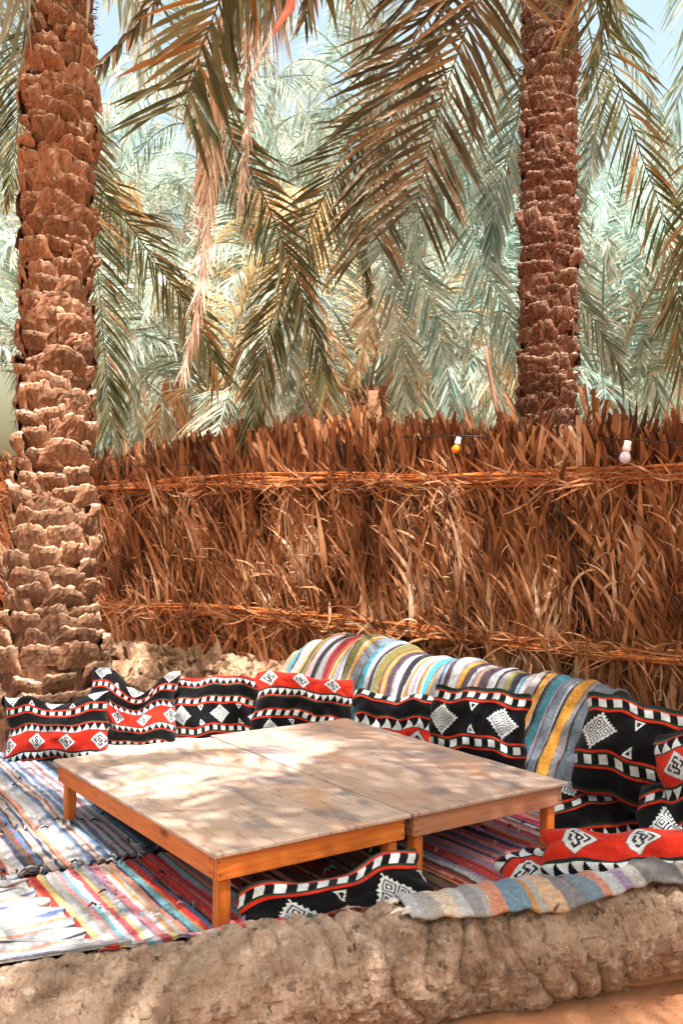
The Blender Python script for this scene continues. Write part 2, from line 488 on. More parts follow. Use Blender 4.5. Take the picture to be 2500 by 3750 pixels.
GROVE = 'date palms of the grove behind the fence'
GL = 'farther date palm deep in the bright grove, its pale crown overlapping its neighbours'
grove = [  # x, y, crown height, trunk radius, fronds, frond scale, materials, seed
    (-4.0, 13.2, 3.9, .22, 28, 1.05, ('leaf_teal', 'leaf_grey'), 1),
    (-1.6, 12.6, 3.5, .2, 30, 1.0, ('leaf_grey', 'leaf_tan', 'leaf_grey'), 2),
    (.35, 12.0, 3.5, .2, 30, 1.0, ('leaf_grey', 'leaf_grey', 'leaf_tan'), 3),
    (3.0, 11.2, 3.4, .2, 30, 1.0, ('leaf_teal', 'leaf_teal', 'leaf_grey'), 4),
    (4.9, 12.5, 4.2, .22, 28, 1.1, ('leaf_teal',), 5),
    (-2.8, 16.2, 5.2, .2, 24, 1.1, ('leaf_grey', 'leaf_grey', 'leaf_tan'), 6),
    (1.7, 15.6, 5.0, .2, 24, 1.1, ('leaf_teal', 'leaf_grey'), 7),
    (-.5, 16.6, 5.6, .2, 24, 1.15, ('leaf_grey', 'leaf_tan', 'leaf_grey'), 8),
    (-5.2, 17.5, 6.2, .2, 22, 1.2, ('leaf_teal', 'leaf_grey'), 9),
    (4.0, 16.4, 5.4, .2, 24, 1.15, ('leaf_teal',), 10),
    (6.6, 18.0, 6.0, .2, 22, 1.2, ('leaf_teal',), 11),
    (-2.0, 21.0, 8.2, .2, 24, 1.25, ('leaf_grey', 'leaf_teal', 'leaf_grey'), 12),
    (2.6, 21.0, 7.6, .2, 24, 1.25, ('leaf_grey', 'leaf_teal'), 13),
    (.4, 22.5, 9.0, .2, 24, 1.3, ('leaf_grey',), 14),
    (-5.0, 22.0, 8.6, .2, 22, 1.3, ('leaf_grey', 'leaf_teal'), 15),
    (5.6, 22.5, 7.6, .2, 22, 1.3, ('leaf_teal',), 16),
    (-2.5, 17.6, 9.2, .2, 20, 1.15, ('leaf_grey', 'leaf_grey', 'leaf_teal'), 23),
    (.5, 18.4, 9.8, .2, 22, 1.15, ('leaf_grey', 'leaf_teal'), 24),
    (3.3, 18.6, 9.0, .2, 24, 1.1, ('leaf_teal', 'leaf_grey'), 25),
    (-1.2, 28.0, 12.2, .2, 22, 1.4, ('leaf_grey',), 17),
    (2.2, 29.0, 11.8, .2, 22, 1.4, ('leaf_grey', 'leaf_teal'), 18),
    (-4.6, 29.0, 11.5, .2, 22, 1.4, ('leaf_grey',), 19),
    (6.8, 29.0, 9.6, .2, 22, 1.4, ('leaf_teal',), 20),
    (-8.0, 27.0, 11.0, .2, 22, 1.4, ('leaf_teal', 'leaf_grey'), 21),
    (9.5, 27.0, 10.0, .2, 22, 1.4, ('leaf_teal',), 22),
]
GL_OWN = {1: 'grey-green palm at the left picture edge behind the fence', 2: 'low palm with tan and grey fronds behind the fence, right of the thick trunk',
          3: 'low grey-green palm behind the fence at the picture centre', 4: 'low blue-green palm behind the fence just right of the reddish trunk',
          5: 'blue-green palm behind the fence at the right picture edge'}
for x, y, h, r_, n, s, mats, sd in grove:
    p = thing('palm_tree', GL_OWN.get(sd, GL), 'palm', (x, y, -.22), GROVE)
    put('trunk', far_trunk(h, r_, sd * 3.1), p)
    add_crown(p, h, n, mats, s, sd * 13, kinds=(0, 1, 2, 4, 5) if y < 13 else (0, 1, 2, 3, 4, 5))

# --- the two big trunks with their cut leaf bases
def boot_mesh(name, mat, seed, wide=1.0, tall=1.0, out=1.0, point=0.0):
    """stub of a cut frond: blocky, cracked, flaring out to a rough, pale sawn top"""
    r = random.Random(seed); nu, nv = 13, 7
    V, C = [], []
    clefts = [(r.uniform(-.7, .7), r.uniform(.05, .12), r.uniform(.25, .7)) for _ in range(r.randint(1, 3))]
    slope = r.uniform(-.025, .025)
    for j in range(nv):
        t = j / (nv - 1)
        for i in range(nu):
            u = i / (nu - 1) * 2 - 1
            hw = wide * (.140 - .03 * t + .012 * math.sin(t * 3 + seed))
            shoulder = (1 - abs(u) ** 3.2) ** .6 if abs(u) < 1 else 0
            prot = out * (.010 + .070 * min(1, t * 1.25) ** 1.2 - .008 * max(0, t - .8) * 5) * (.25 + .75 * shoulder)
            for cu, cw, cd in clefts: prot *= 1 - cd * .55 * math.exp(-((u - cu) / cw) ** 2) * (.3 + .7 * t)
            z = tall * (-.085 + .15 * t) - tall * .016 * abs(u) ** 3 * t + point * .03 * (1 - abs(u)) * t + slope * u * t
            z += (noise.noise((u * 3, seed * 2.3, t)) * .018 + noise.noise((u * 9, seed * 3.1, t)) * .008) * t
            prot += out * t * (.010 * noise.noise((u * 7, seed * 1.7, t * .8)) + .006 * noise.noise((u * 16, seed, t * 2)))
            V.append((hw * u + r.uniform(-.005, .005), -(prot + r.uniform(-.007, .007) * (.3 + t)), z + r.uniform(-.005, .005))); C.append(.05 * t)
    F = [tuple(f) for f in grid_faces(nv, nu).tolist()]
    top = (nv - 1) * nu; b = len(V)
    for i in range(nu):            # rim of the sawn face
        x, y, z = V[top + i]
        V.append((x * .96, y * .90, z + .006 * tall + r.uniform(-.002, .006))); C.append(.85)
    for i in range(nu):
        x, y, z = V[top + i]
        V.append((x * .85, y * .45 + .005, z + .004 + r.uniform(-.010, .010))); C.append(1)
    for i in range(nu):
        x, y, z = V[top + i]
        V.append((x * .75, .03, z - .01 + r.uniform(-.012, .004))); C.append(.5)
    for k in range(3):
        o1 = top if k == 0 else b + (k - 1) * nu
        for i in range(nu - 1): F.append((o1 + i, o1 + i + 1, b + k * nu + i + 1, b + k * nu + i))
    Cc = np.array(C, np.float32); Cc = np.stack([Cc] * 3, 1)
    return mesh(name, V, F, mat, False, Cc)

def fibre_mesh(h0, h1, rad, n, seed, mat, ln=(.04, .12), width=.004):
    """loose hairs and flakes of the trunk's sheath"""
    r = random.Random(seed); V, F = [], []
    for _ in range(n):
        a = r.uniform(0, 2 * math.pi); z = r.uniform(h0, h1); rr = rad(z) + r.uniform(0, .03)
        p = Vector((rr * math.cos(a), rr * math.sin(a), z)); o = Vector((math.cos(a), math.sin(a), 0)); t = Vector((-math.sin(a), math.cos(a), 0))
        d = (o * r.uniform(.1, .8) + t * r.uniform(-1, 1) + Vector((0, 0, r.uniform(-1, .7)))).normalized()
        l = r.uniform(*ln); wv = d.cross(o).normalized() * width * r.uniform(.5, 2)
        b = len(V)
        V += [p - wv, p + wv, p + d * l * .5 + o * .01 + wv * .7, p + d * l * .5 + o * .01 - wv * .7, p + d * l + Vector((0, 0, -l * .3))]
        F += [(b, b + 1, b + 2, b + 3), (b + 3, b + 2, b + 4)]
    return mesh('fibre', [tuple(v) for v in V], F, mat)

def big_palm(loc, label, height, rad, rows, per_row, meshes, core_mat, seed, z0, camera_ang, scale_fn, leaf_name='leaf_base'):
    r = random.Random(seed)
    palm = thing('palm_tree', label, 'palm', loc)
    V, F = [], []; n = 40; m = int(height / .05)
    for i in range(m):
        z = height * i / (m - 1)
        for k in range(n):
            a = 2 * math.pi * k / n
            rr = rad(z) * (1 + .05 * noise.noise((math.cos(a) * 5, math.sin(a) * 5, z * 7)) + .04 * noise.noise((math.cos(a) * 14, math.sin(a) * 14, z * 16)))
            V.append((rr * math.cos(a), rr * math.sin(a), z))
    for i in range(m - 1):
        for k in range(n):
            F.append((i * n + k, i * n + (k + 1) % n, (i + 1) * n + (k + 1) % n, (i + 1) * n + k))
    trunk = put('trunk', mesh('trunk', V, F, core_mat), palm)
    spots = []
    z = z0; row = 0
    while z < height:
        s = scale_fn(z)
        for k in range(per_row):
            a = 2 * math.pi * (k + .5 * (row % 2)) / per_row + r.uniform(-.14, .14) + row * .11
            spots.append((a, z + r.uniform(-.03, .03) * s + .05 * math.sin(a + row), s * r.uniform(.78, 1.2)))
        z += rows * s * r.uniform(.9, 1.1); row += 1
    def facing(a): return math.cos(a - camera_ang)
    spots.sort(key=lambda q: (-(facing(q[0]) > -.25), q[1]))
    rest = []
    for i, (a, zz, s) in enumerate(spots):
        me = r.choice(meshes); rr = rad(zz) - .006
        tilt = r.gauss(0, .09)
        loc_ = (rr * math.cos(a), rr * math.sin(a), zz)
        rot = Euler((r.uniform(-.12, .2), tilt, a + math.pi / 2 + r.uniform(-.15, .15)))
        sc3 = (s * r.uniform(.85, 1.2), s * r.uniform(.6, .95), s * r.uniform(.8, 1.1))
        if i < 290: put(leaf_name, me, trunk, loc_, rot, sc3)
        else: rest.append((me, Matrix.LocRotScale(Vector(loc_), rot, Vector(sc3))))
    if rest:
        V, F, C = [], [], []
        for me, mx in rest:
            o = len(V); V += [tuple(mx @ v.co) for v in me.vertices]
            F += [tuple(o + i for i in p.vertices) for p in me.polygons]
            C += [tuple(d.color)[:3] for d in me.color_attributes['col'].data]
        ob = put('leaf_base_rows', mesh('leaf_base_rows', V, F, meshes[0].materials[0], False, C), trunk); ob['kind'] = 'stuff'
    return palm, trunk

LP = (-2.05, 6.95, -.05); RP = (1.66, 7.9, -.05)
boots_l = [boot_mesh('leaf_base', M['boot'], i, 1.0, r_, o_, p_) for i, (r_, o_, p_) in enumerate([(1, 1, 0), (1.15, 1.15, .3), (.85, .9, 0), (1, 1.25, -.2), (1.1, .8, .5), (.9, 1.1, 0), (1.2, 1.0, -.3), (1, .7, 0), (.9, 1.2, .2), (1.05, .95, -.4), (.8, 1.1, .1), (1.1, 1.1, 0)])]
boots_r = [boot_mesh('leaf_base', M['boot_red'], 40 + i, .95, r_, o_, p_) for i, (r_, o_, p_) in enumerate([(1, 1, 0), (.8, 1.2, .2), (.7, .8, .6), (1.0, .9, -.2), (.75, .6, 0), (1.1, 1.1, 0)])]
def rad_l(z): return .206 + .27 * math.exp(-max(z, 0) * 1.25) - (.02 if z > 4.9 else 0)
def scale_l(z):
    if z > 5.05: return .72
    return 1.0 + .12 * math.exp(-z)
left_palm, lt = big_palm(LP, 'thick date palm trunk of cut leaf bases standing behind the cushions, left side', 6.6, rad_l, .112, 8, boots_l, M['fiber'], 3, .42, math.atan2(-LP[1], -LP[0]), scale_l)
def rad_r(z): return .195 + .06 * math.exp(-max(z, 0) * 1.5)
def scale_r(z): return .86 if z < 4.2 else .72
right_palm, rt = big_palm(RP, 'slimmer reddish date palm trunk rising behind the thatch fence on the right', 6.6, rad_r, .112, 8, boots_r, M['fiber'], 5, 1.7, math.atan2(-RP[1], -RP[0]), scale_r)
for pal, rd, a, b, n, sd in ((lt, lambda z: rad_l(z) + .03, 5.0, 6.4, 900, 1), (lt, lambda z: rad_l(z) + .03, .15, 5.0, 1400, 2), (rt, lambda z: rad_r(z) + .03, 2.0, 6.4, 2600, 3)):
    o = put('sheath_fibre', fibre_mesh(a, b, rd, n, sd, M['fiber'], (.02, .07), .0025), pal); o['kind'] = 'stuff'
add_crown(left_palm, 6.7, 15, ('leaf_olive', 'leaf_grey'), 1.1, 77, kinds=(0, 1, 4, 5))
add_crown(right_palm, 6.7, 15, ('leaf_olive', 'leaf_grey', 'leaf_teal'), 1.1, 78, kinds=(0, 1, 4, 5))

# two palms beside the photographer, out of frame: their crowns shade the seats
NEAR = []
for x, y, h, sd, lab in ((2.35, 1.1, 6.4, 31, 'date palm close to the camera on the right, seen by its hanging brown fronds'),
                         (-3.0, 1.1, 6.6, 32, 'date palm close to the camera on the left, seen by its hanging fronds'),
                         (-4.1, 4.0, 6.9, 33, 'unseen date palm added left of the picture, its crown shading the mats'),  # this palm and the next two are unseen, added for their shade
                         (4.2, 4.3, 6.7, 34, 'unseen date palm added right of the picture, its crown shading the fence'),
                         (.3, -2.6, 7.2, 35, 'unseen date palm added behind the camera, its crown shading the table')):
    p = thing('palm_tree', lab, 'palm', (x, y, -.22)); NEAR.append(p)
    put('trunk', far_trunk(h, .21, sd), p)
    add_crown(p, h, 40 if y < 4.2 else 26, ('leaf_olive', 'leaf_grey'), 1.2, sd, kinds=(0, 1, 4, 5, 0))

# --- fronds that hang into the picture, each traced as a midrib through space
CAMP = Vector((0, 0, CAM_H))
def hang(palm, pts, mk, L, wid, t0=.1, turn=0.0, pairs=52, a0=58, a1=20, droop=.35, raise_=.3, root=None, seed=0, segs=3, rach=.014, jitter=1.0, shape=None, gap=0.0):
    P = [at(*p) for p in pts]
    c = Vector(palm.location)
    if root is not None: P = [Vector(root)] + P
    mid = P[len(P) // 2]
    T = (P[-1] - P[0]).normalized()
    f = (CAMP - mid).normalized()
    f = Matrix.Rotation(turn, 3, T) @ f
    me = frond_mesh('frond', [p - c for p in P], M[mk], pairs, L, wid, facing=f, t0=t0, raise_=raise_, a0=a0, a1=a1,
                    droop=droop, rach=rach, segs=segs, seed=seed, jitter=jitter, shape=shape, gap=gap)
    return put('frond', me, palm)
def crown_of(p, h): return Vector(p.location) + Vector((0, 0, h))
NR, NL = NEAR[:2]
even = lambda q: .8 + .4 * math.sin(math.pi * min(q + .1, 1))
cl, cr = crown_of(left_palm, 6.6), crown_of(right_palm, 6.6)
cnr, cnl = crown_of(NR, 6.4), crown_of(NL, 6.6)
# near, top centre-left: broad sunlit olive frond
hang(NL, [(640, -420, 3.6), (570, -180, 3.7), (505, 0, 3.8), (470, 90, 3.8), (445, 165, 3.8), (425, 245, 3.8)], 'leaf_olive', .46, .028, .30, .0, 130, root=cnl, seed=1, a0=70, a1=40, shape=even, droop=.16, raise_=.12)
# near, centre: two big brown fronds
hang(NR, [(1130, -420, 4.2), (1110, -160, 4.5), (1094, 0, 4.6), (1069, 65, 4.6), (1039, 155, 4.6), (1004, 260, 4.6), (979, 370, 4.6), (954, 475, 4.6)], 'leaf_brown', .52, .024, .30, -.15, 130, root=cnr, seed=2, a0=78, a1=42, droop=.14, shape=even, raise_=.12)
hang(NR, [(1060, -420, 4.5), (1010, -120, 4.9), (984, 30, 5.1), (940, 110, 5.1), (905, 190, 5.1), (865, 350, 5.1), (850, 450, 5.1), (855, 540, 5.1)], 'leaf_brown', .52, .024, .30, -.1, 125, root=cnr, seed=3, a0=78, a1=36, droop=.14, shape=even, raise_=.12)
# greyish leaflets at the very top
hang(NR, [(800, -380, 4.6), (745, -150, 4.9), (715, -20, 5.0), (700, 50, 5.0)], 'leaf_brown', .42, .022, .45, .2, 80, root=cnr, seed=4)
hang(NL, [(480, -300, 4.8), (400, -80, 5.2), (330, 40, 5.3), (270, 110, 5.3), (225, 160, 5.3)], 'leaf_brown', .36, .026, .36, .3, 70, root=cnl, seed=5, droop=.8)
# dead pale fronds hanging straight down
hang(NL, [(560, -200, 5.6), (500, 0, 5.8), (490, 180, 6.0), (488, 300, 6.0), (480, 420, 6.0), (470, 590, 6.0), (450, 740, 6.0), (425, 850, 6.0)], 'leaf_dry', .50, .013, .34, .3, 190, root=cnl, seed=6, a0=36, a1=12, droop=.75, jitter=1.6)
hang(NL, [(590, -200, 5.6), (570, 0, 5.8), (568, 120, 6.0), (574, 260, 6.0), (560, 400, 6.0), (552, 470, 6.0)], 'leaf_dry', .42, .013, .36, .3, 140, root=cnl, seed=7, a0=34, a1=12, droop=.75, jitter=1.6)
# fronds of the left palm falling past its trunk
hang(left_palm, [(150, 60, 7.6), (180, 300, 8.0), (230, 440, 8.1), (300, 520, 8.1), (370, 620, 8.1), (425, 695, 8.1), (470, 780, 8.1), (500, 850, 8.1)], 'leaf_olive', .46, 0.023, .38, .3, 89, root=cl, seed=8, a0=62, a1=25, shape=even)
hang(left_palm, [(170, 200, 7.4), (205, 480, 7.7), (226, 640, 7.7), (238, 780, 7.7), (248, 900, 7.7), (254, 980, 7.7)], 'leaf_olive', .40, 0.022, .45, -.3, 87, root=cl, seed=9, a0=58, a1=30, shape=even)
hang(left_palm, [(60, 60, 7.9), (40, 300, 8.2), (24, 430, 8.2), (15, 480, 8.2)], 'leaf_olive', .3, 0.020, .5, .2, 52, root=cl, seed=10)
hang(left_palm, [(-40, -100, 8.5), (10, 60, 8.8), (22, 200, 8.8), (15, 330, 8.8), (-10, 440, 8.8)], 'leaf_teal', .45, 0.020, .4, .1, 72, root=cl, seed=11)
# centre fronds
hang(left_palm, [(420, 100, 8.0), (520, 300, 8.4), (600, 440, 8.5), (655, 570, 8.5), (690, 664, 8.5), (712, 745, 8.5), (740, 825, 8.5), (750, 900, 8.5)], 'leaf_olive', .46, 0.025, .36, .2, 87, root=cl, seed=12, a0=60, a1=22, shape=even)
hang(right_palm, [(850, 250, 8.4), (760, 420, 8.8), (690, 560, 8.9), (650, 670, 8.9), (622, 745, 8.9), (605, 815, 8.9), (590, 905, 8.9), (582, 980, 8.9)], 'leaf_olive', .5, 0.025, .40, -.1, 87, root=cr, seed=13, a0=58, a1=24, shape=even)
hang(right_palm, [(940, 200, 8.6), (860, 400, 9.0), (830, 520, 9.1), (842, 620, 9.1), (850, 690, 9.1)], 'leaf_olive', .36, 0.020, .45, .5, 66, root=cr, seed=14, a0=38, a1=14)
# blue-green fronds in front of the right trunk's foot
hang(right_palm, [(1050, 380, 8.4), (930, 540, 8.8), (959, 629, 9.0), (1004, 729, 9.0), (1019, 800, 9.0), (1029, 865, 9.0), (1034, 930, 9.0)], 'leaf_teal', .42, 0.022, .42, .2, 84, root=cr, seed=15, a0=58, a1=30, shape=even)
hang(right_palm, [(1000, 400, 8.6), (880, 560, 9.0), (904, 680, 9.2), (919, 765, 9.2), (927, 865, 9.2), (929, 935, 9.2)], 'leaf_grey', .40, 0.022, .42, -.2, 84, root=cr, seed=16, a0=58, a1=30, shape=even)
hang(right_palm, [(1090, 300, 8.4), (1080, 480, 8.8), (1104, 595, 8.9), (1144, 680, 8.9), (1164, 730, 8.9), (1180, 810, 8.9)], 'leaf_teal', .42, 0.022, .42, .3, 78, root=cr, seed=17, a0=60, a1=30, shape=even)
hang(right_palm, [(1215, 120, 8.4), (1186, 280, 8.6), (1164, 360, 8.6), (1142, 440, 8.6), (1130, 520, 8.6), (1128, 570, 8.6)], 'leaf_teal', .44, 0.023, .40, -.2, 72, root=cr, seed=18, a0=60, a1=20, shape=even)
# right of the right trunk
hang(right_palm, [(1300, 400, 8.6), (1290, 600, 8.9), (1329, 690, 9.0), (1364, 735, 9.0), (1394, 795, 9.0), (1430, 860, 9.0)], 'leaf_grey', .40, 0.022, .5, .2, 72, root=cr, seed=19, shape=even)
hang(NR, [(1440, -300, 5.2), (1412, -60, 5.7), (1396, 10, 5.8), (1379, 70, 5.8), (1362, 140, 5.8), (1345, 215, 5.8)], 'leaf_olive', .34, 0.022, .45, .5, 63, root=cnr, seed=20, a0=50, a1=12, droop=.6)
hang(NR, [(1420, -200, 6.2), (1375, 40, 6.7), (1409, 165, 6.8), (1439, 250, 6.8), (1469, 350, 6.8), (1504, 440, 6.8), (1534, 550, 6.8), (1549, 624, 6.8), (1562, 700, 6.8), (1570, 780, 6.8)], 'leaf_olive', .48, 0.023, .34, .15, 92, root=cnr, seed=21, a0=62, a1=30, shape=even)
hang(NR, [(1400, -200, 6.4), (1405, -20, 6.8), (1419, 25, 6.9), (1444, 100, 6.9), (1474, 185, 6.9), (1499, 250, 6.9), (1520, 330, 6.9)], 'leaf_teal', .38, 0.020, .42, -.2, 72, root=cnr, seed=22, shape=even)
hang(NR, [(1640, -200, 6.0), (1620, 60, 6.6), (1570, 180, 6.8), (1540, 300, 6.8), (1520, 420, 6.8)], 'leaf_teal', .42, 0.020, .42, .3, 72, root=cnr, seed=23, shape=even)
hang(right_palm, [(1350, 60, 8.6), (1375, 250, 8.8), (1362, 330, 8.9), (1345, 420, 8.9), (1340, 480, 8.9)], 'leaf_grey', .3, 0.017, .4, .2, 63, root=cr, seed=24)
hang(NR, [(1660, 300, 6.0), (1600, 520, 6.6), (1560, 640, 6.7), (1556, 760, 6.7), (1566, 880, 6.7)], 'leaf_olive', .44, 0.023, .4, -.25, 72, root=cnr, seed=25, shape=even)

# ================================================================== thatch fence
FA = Vector((-5.4, 12.6, 0)); FB = Vector((3.5, 5.53, 0))
FU = (FB - FA).normalized(); FLEN = (FB - FA).length
FN = Vector((FU.y, -FU.x, 0))                    # towards the seats
if FN.y > 0: FN = -FN
fence = thing('palm_leaf_fence', 'tall fence of dried brown palm leaves bound with two reed rails', 'fence', FA)
fu, fn, fz = np.array(FU), np.array(FN), np.array((0, 0, 1.0))
def fence_top(s): return 2.30 + .07 * np.sin(s * 1.1 + 1.0) + .09 * np.exp(-((s - 6.9) / 1.4) ** 2) - .05 * (s < 4)
def blades(n, s, z, dep, ang, ln, wid, curl_in, curl_out, out0, shade, K=6, tip_pow=1.2, seed=0, tipw=.02):
    """n leaf strips; ang = lean in the fence plane from straight up, curl bends it along its length"""
    r = np.random.default_rng(seed)
    t = np.linspace(0, 1, K)
    th = ang[:, None] + curl_in[:, None] * t[None]
    ph = out0[:, None] + curl_out[:, None] * t[None] ** 1.6
    dx = np.sin(th) * np.cos(ph); dz = np.cos(th) * np.cos(ph); dn = np.sin(ph)
    step = (ln / (K - 1))[:, None]
    X = np.concatenate([np.zeros((n, 1)), np.cumsum(dx[:, :-1] * step, 1)], 1) + s[:, None]
    Z = np.concatenate([np.zeros((n, 1)), np.cumsum(dz[:, :-1] * step, 1)], 1) + z[:, None]
    D = np.concatenate([np.zeros((n, 1)), np.cumsum(dn[:, :-1] * step, 1)], 1) + dep[:, None]
    tw = r.normal(0, .5, n)[:, None] + r.normal(0, .8, n)[:, None] * t[None]
    prof = np.minimum(1, .55 + 2.2 * t) * (1 - (1 - tipw) * t ** (tip_pow * 2.2))
    hw = wid[:, None] * prof[None] * .5
    wx = np.cos(th) * np.cos(tw); wz = -np.sin(th) * np.cos(tw); wn = np.sin(tw)
    def pos(sg): return ((X + sg * hw * wx)[..., None] * fu + (Z + sg * hw * wz)[..., None] * fz + (D + sg * hw * wn)[..., None] * fn)
    P = np.stack([pos(-1), pos(1)], 2).reshape(-1, 3)
    i = np.arange(n)[:, None] * K * 2 + np.arange(K - 1)[None] * 2
    i = i.ravel(); F = np.stack([i, i + 1, i + 3, i + 2], 1)
    C = np.repeat(np.clip(shade, 0, 1), K * 2)
    return P, F, np.stack([C] * 3, 1)
packs = []
def clump(s, z): return .22 * np.sin(s * 4.3 + 1.7 * np.sin(z * 3.1)) + .16 * np.sin(s * 11.0 + z * 4) + .12 * np.sin(z * 7 - s * 2.2)
def uni(a, b, n): return rng.uniform(a, b, n)
# back layer: dense upright strips, coloured dark to paint the shade in the gaps
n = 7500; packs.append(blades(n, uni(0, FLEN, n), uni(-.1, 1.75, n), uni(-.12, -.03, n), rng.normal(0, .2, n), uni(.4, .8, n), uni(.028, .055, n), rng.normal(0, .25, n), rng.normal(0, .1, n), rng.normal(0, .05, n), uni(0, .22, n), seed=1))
# herringbone bunches: dried fronds set upright
for q in range(470):
    s0 = rng.uniform(0, FLEN); zb = rng.uniform(-.1, 1.55); m = int(rng.integers(16, 30)); lean = rng.normal(0, .13)
    dep = rng.uniform(-.03, .08); hh = rng.uniform(.4, .8); k = np.arange(m) / m
    sg = np.where(np.arange(m) % 2, 1, -1)
    packs.append(blades(m, s0 + np.sin(lean) * hh * k, zb + hh * k * np.cos(lean), dep + uni(-.01, .02, m), lean + sg * uni(.04, .36, m), uni(.3, .62, m), uni(.026, .05, m),
                        sg * uni(-.1, .7, m), uni(-.1, .7, m), uni(-.02, .25, m), rng.uniform(.15, .9) + rng.normal(0, .16, m), seed=100 + q))
# loose strips that curl out and hang over with pale tips
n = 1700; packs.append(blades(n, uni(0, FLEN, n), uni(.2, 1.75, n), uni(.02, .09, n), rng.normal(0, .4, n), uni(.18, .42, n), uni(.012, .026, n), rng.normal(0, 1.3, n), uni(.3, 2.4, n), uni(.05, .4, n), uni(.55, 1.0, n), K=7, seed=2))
n = 1500; packs.append(blades(n, uni(0, FLEN, n), uni(.1, 2.0, n), uni(.0, .08, n), math.pi + rng.normal(0, .5, n), uni(.2, .5, n), uni(.012, .026, n), rng.normal(0, .6, n), uni(-.3, .7, n), uni(-.1, .35, n), uni(.15, .85, n), seed=3))
n = 1800; packs.append(blades(n, uni(0, FLEN, n), uni(.0, 1.45, n), uni(.02, .09, n), rng.normal(0, .17, n), uni(.4, .8, n), uni(.036, .065, n), rng.normal(0, .3, n), uni(-.1, .5, n), rng.normal(.05, .08, n), uni(.3, 1.0, n), seed=7))
# trimmed fringe along the top
n = 5200; s_ = uni(0, FLEN, n); ln_ = uni(.3, .62, n); lum = .10 * np.sin(s_ * 9) + .08 * np.sin(s_ * 23 + 1)
zt = fence_top(s_) + lum * .5 + rng.normal(0, .035, n)
packs.append(blades(n, s_, zt - ln_ * .97, uni(-.10, .07, n), rng.normal(0, .20, n), ln_, uni(.026, .056, n), rng.normal(0, .2, n), rng.normal(.1, .2, n), rng.normal(.05, .12, n), uni(.1, .85, n), K=5, tip_pow=5, seed=4, tipw=.55))
# skirt of ragged ends under each rail
for zr in (1.9, .72):
    n = 1500; packs.append(blades(n, uni(0, FLEN, n), zr + uni(-.05, .06, n), uni(.08, .19, n), math.pi / 2 * rng.choice([-1, 1], n) + rng.normal(0, .55, n), uni(.12, .4, n), uni(.008, .02, n), rng.normal(0, .8, n), uni(-.2, .8, n), uni(-.05, .3, n), uni(.35, .8, n), seed=5 + int(zr * 10)))
Vs, Fs, Cs = [], [], []; off = 0
for P, F, C in packs:
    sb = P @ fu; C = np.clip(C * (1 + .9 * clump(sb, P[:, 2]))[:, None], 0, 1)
    Vs.append(P); Fs.append(F + off); Cs.append(C); off += len(P)
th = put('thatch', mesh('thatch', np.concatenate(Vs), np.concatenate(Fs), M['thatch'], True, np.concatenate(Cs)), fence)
th['kind'] = 'stuff'
# the largest loose leaves, one object each
for k in range(16):
    pass
leaf_shapes = []
for k in range(14):
    r1 = np.random.default_rng(900 + k); one = np.ones(1)
    P, F, C = blades(1, 0 * one, 0 * one, 0 * one, one * r1.normal(0, .3), one * r1.uniform(.3, .5), one * r1.uniform(.022, .034), one * r1.normal(0, .9), one * r1.uniform(.2, 2.2), one * r1.uniform(.1, .4), one * r1.uniform(.5, .98), K=9, seed=900 + k)
    leaf_shapes.append(mesh('dry_leaf', P, F, M['thatch'], True, C))
for k in range(250):
    s0 = rng.uniform(1.5, FLEN - .6); zz = rng.uniform(.35, 1.85)
    p = FU * s0 + FN * rng.uniform(.05, .12)
    flip = rng.random() < .35
    put('dry_leaf', leaf_shapes[k % 14], fence, (p.x, p.y, zz), (0, math.pi * (1 if flip else 0) * .8, rng.normal(0, .3)), rng.uniform(.7, 1.15))
# posts inside the fence
for s0, z1, lean in ((1.2, 2.25, 0), (3.4, 2.2, .02), (5.6, 2.2, -.02), (8.35, 2.15, .06), (10.2, 2.2, .02)):
    p = FU * s0 + FN * .05
    v, f = sweep([p + Vector((lean * z * .3, 0, z)) for z in np.linspace(-.2, z1, 9)], .028, 8, noise_amp=.25, noise_scale=6, seed=s0)
    put('post', mesh('post', v, f, M['driftwood']), fence)
# rails: bundles of split reeds with twine wraps
def rail(zl, seed):
    r = random.Random(seed)
    for s0 in np.arange(.4, FLEN, .95):
        s0 += r.uniform(-.2, .2); ring = []
        c = FU * s0 + FN * .125 + Vector((0, 0, zl(s0)))
        for a in np.linspace(0, 6 * math.pi, 40):
            ring.append(c + FU * (a * .0032 + r.uniform(-.002, .002)) + FN * .056 * math.cos(a) + Vector((0, 0, .060 * math.sin(a))))
        v, f = sweep(ring, .007, 5)
        put('twine_tie', mesh('twine_tie', v, f, M['twine']), fence)
    for k in range(15):
        s0 = r.uniform(-.8, 0)
        while s0 < FLEN:
            ln = r.uniform(1.0, 2.2); pts = []
            oy, oz = r.uniform(-.03, .035), r.uniform(-.046, .046)
            for q in np.linspace(max(s0, 0), min(s0 + ln, FLEN), 9):
                pts.append(FU * q + FN * (.125 + oy + .012 * math.sin(q * 3 + k)) + Vector((0, 0, zl(q) + oz + .016 * math.sin(q * 2.3 + k * 1.7))))
            rr = r.uniform(.007, .013)
            v, f = sweep(pts, [rr] * 8 + [rr * .5], 6)
            put('reed', mesh('reed', v, f, M['reed']), fence)
            s0 += ln * r.uniform(.85, 1.0)
rail(lambda s: 1.97 - .05 * s / FLEN + .02 * math.sin(s * 1.3), 1)
rail(lambda s: .74 + .025 * math.sin(s * 1.1 + 1), 2)

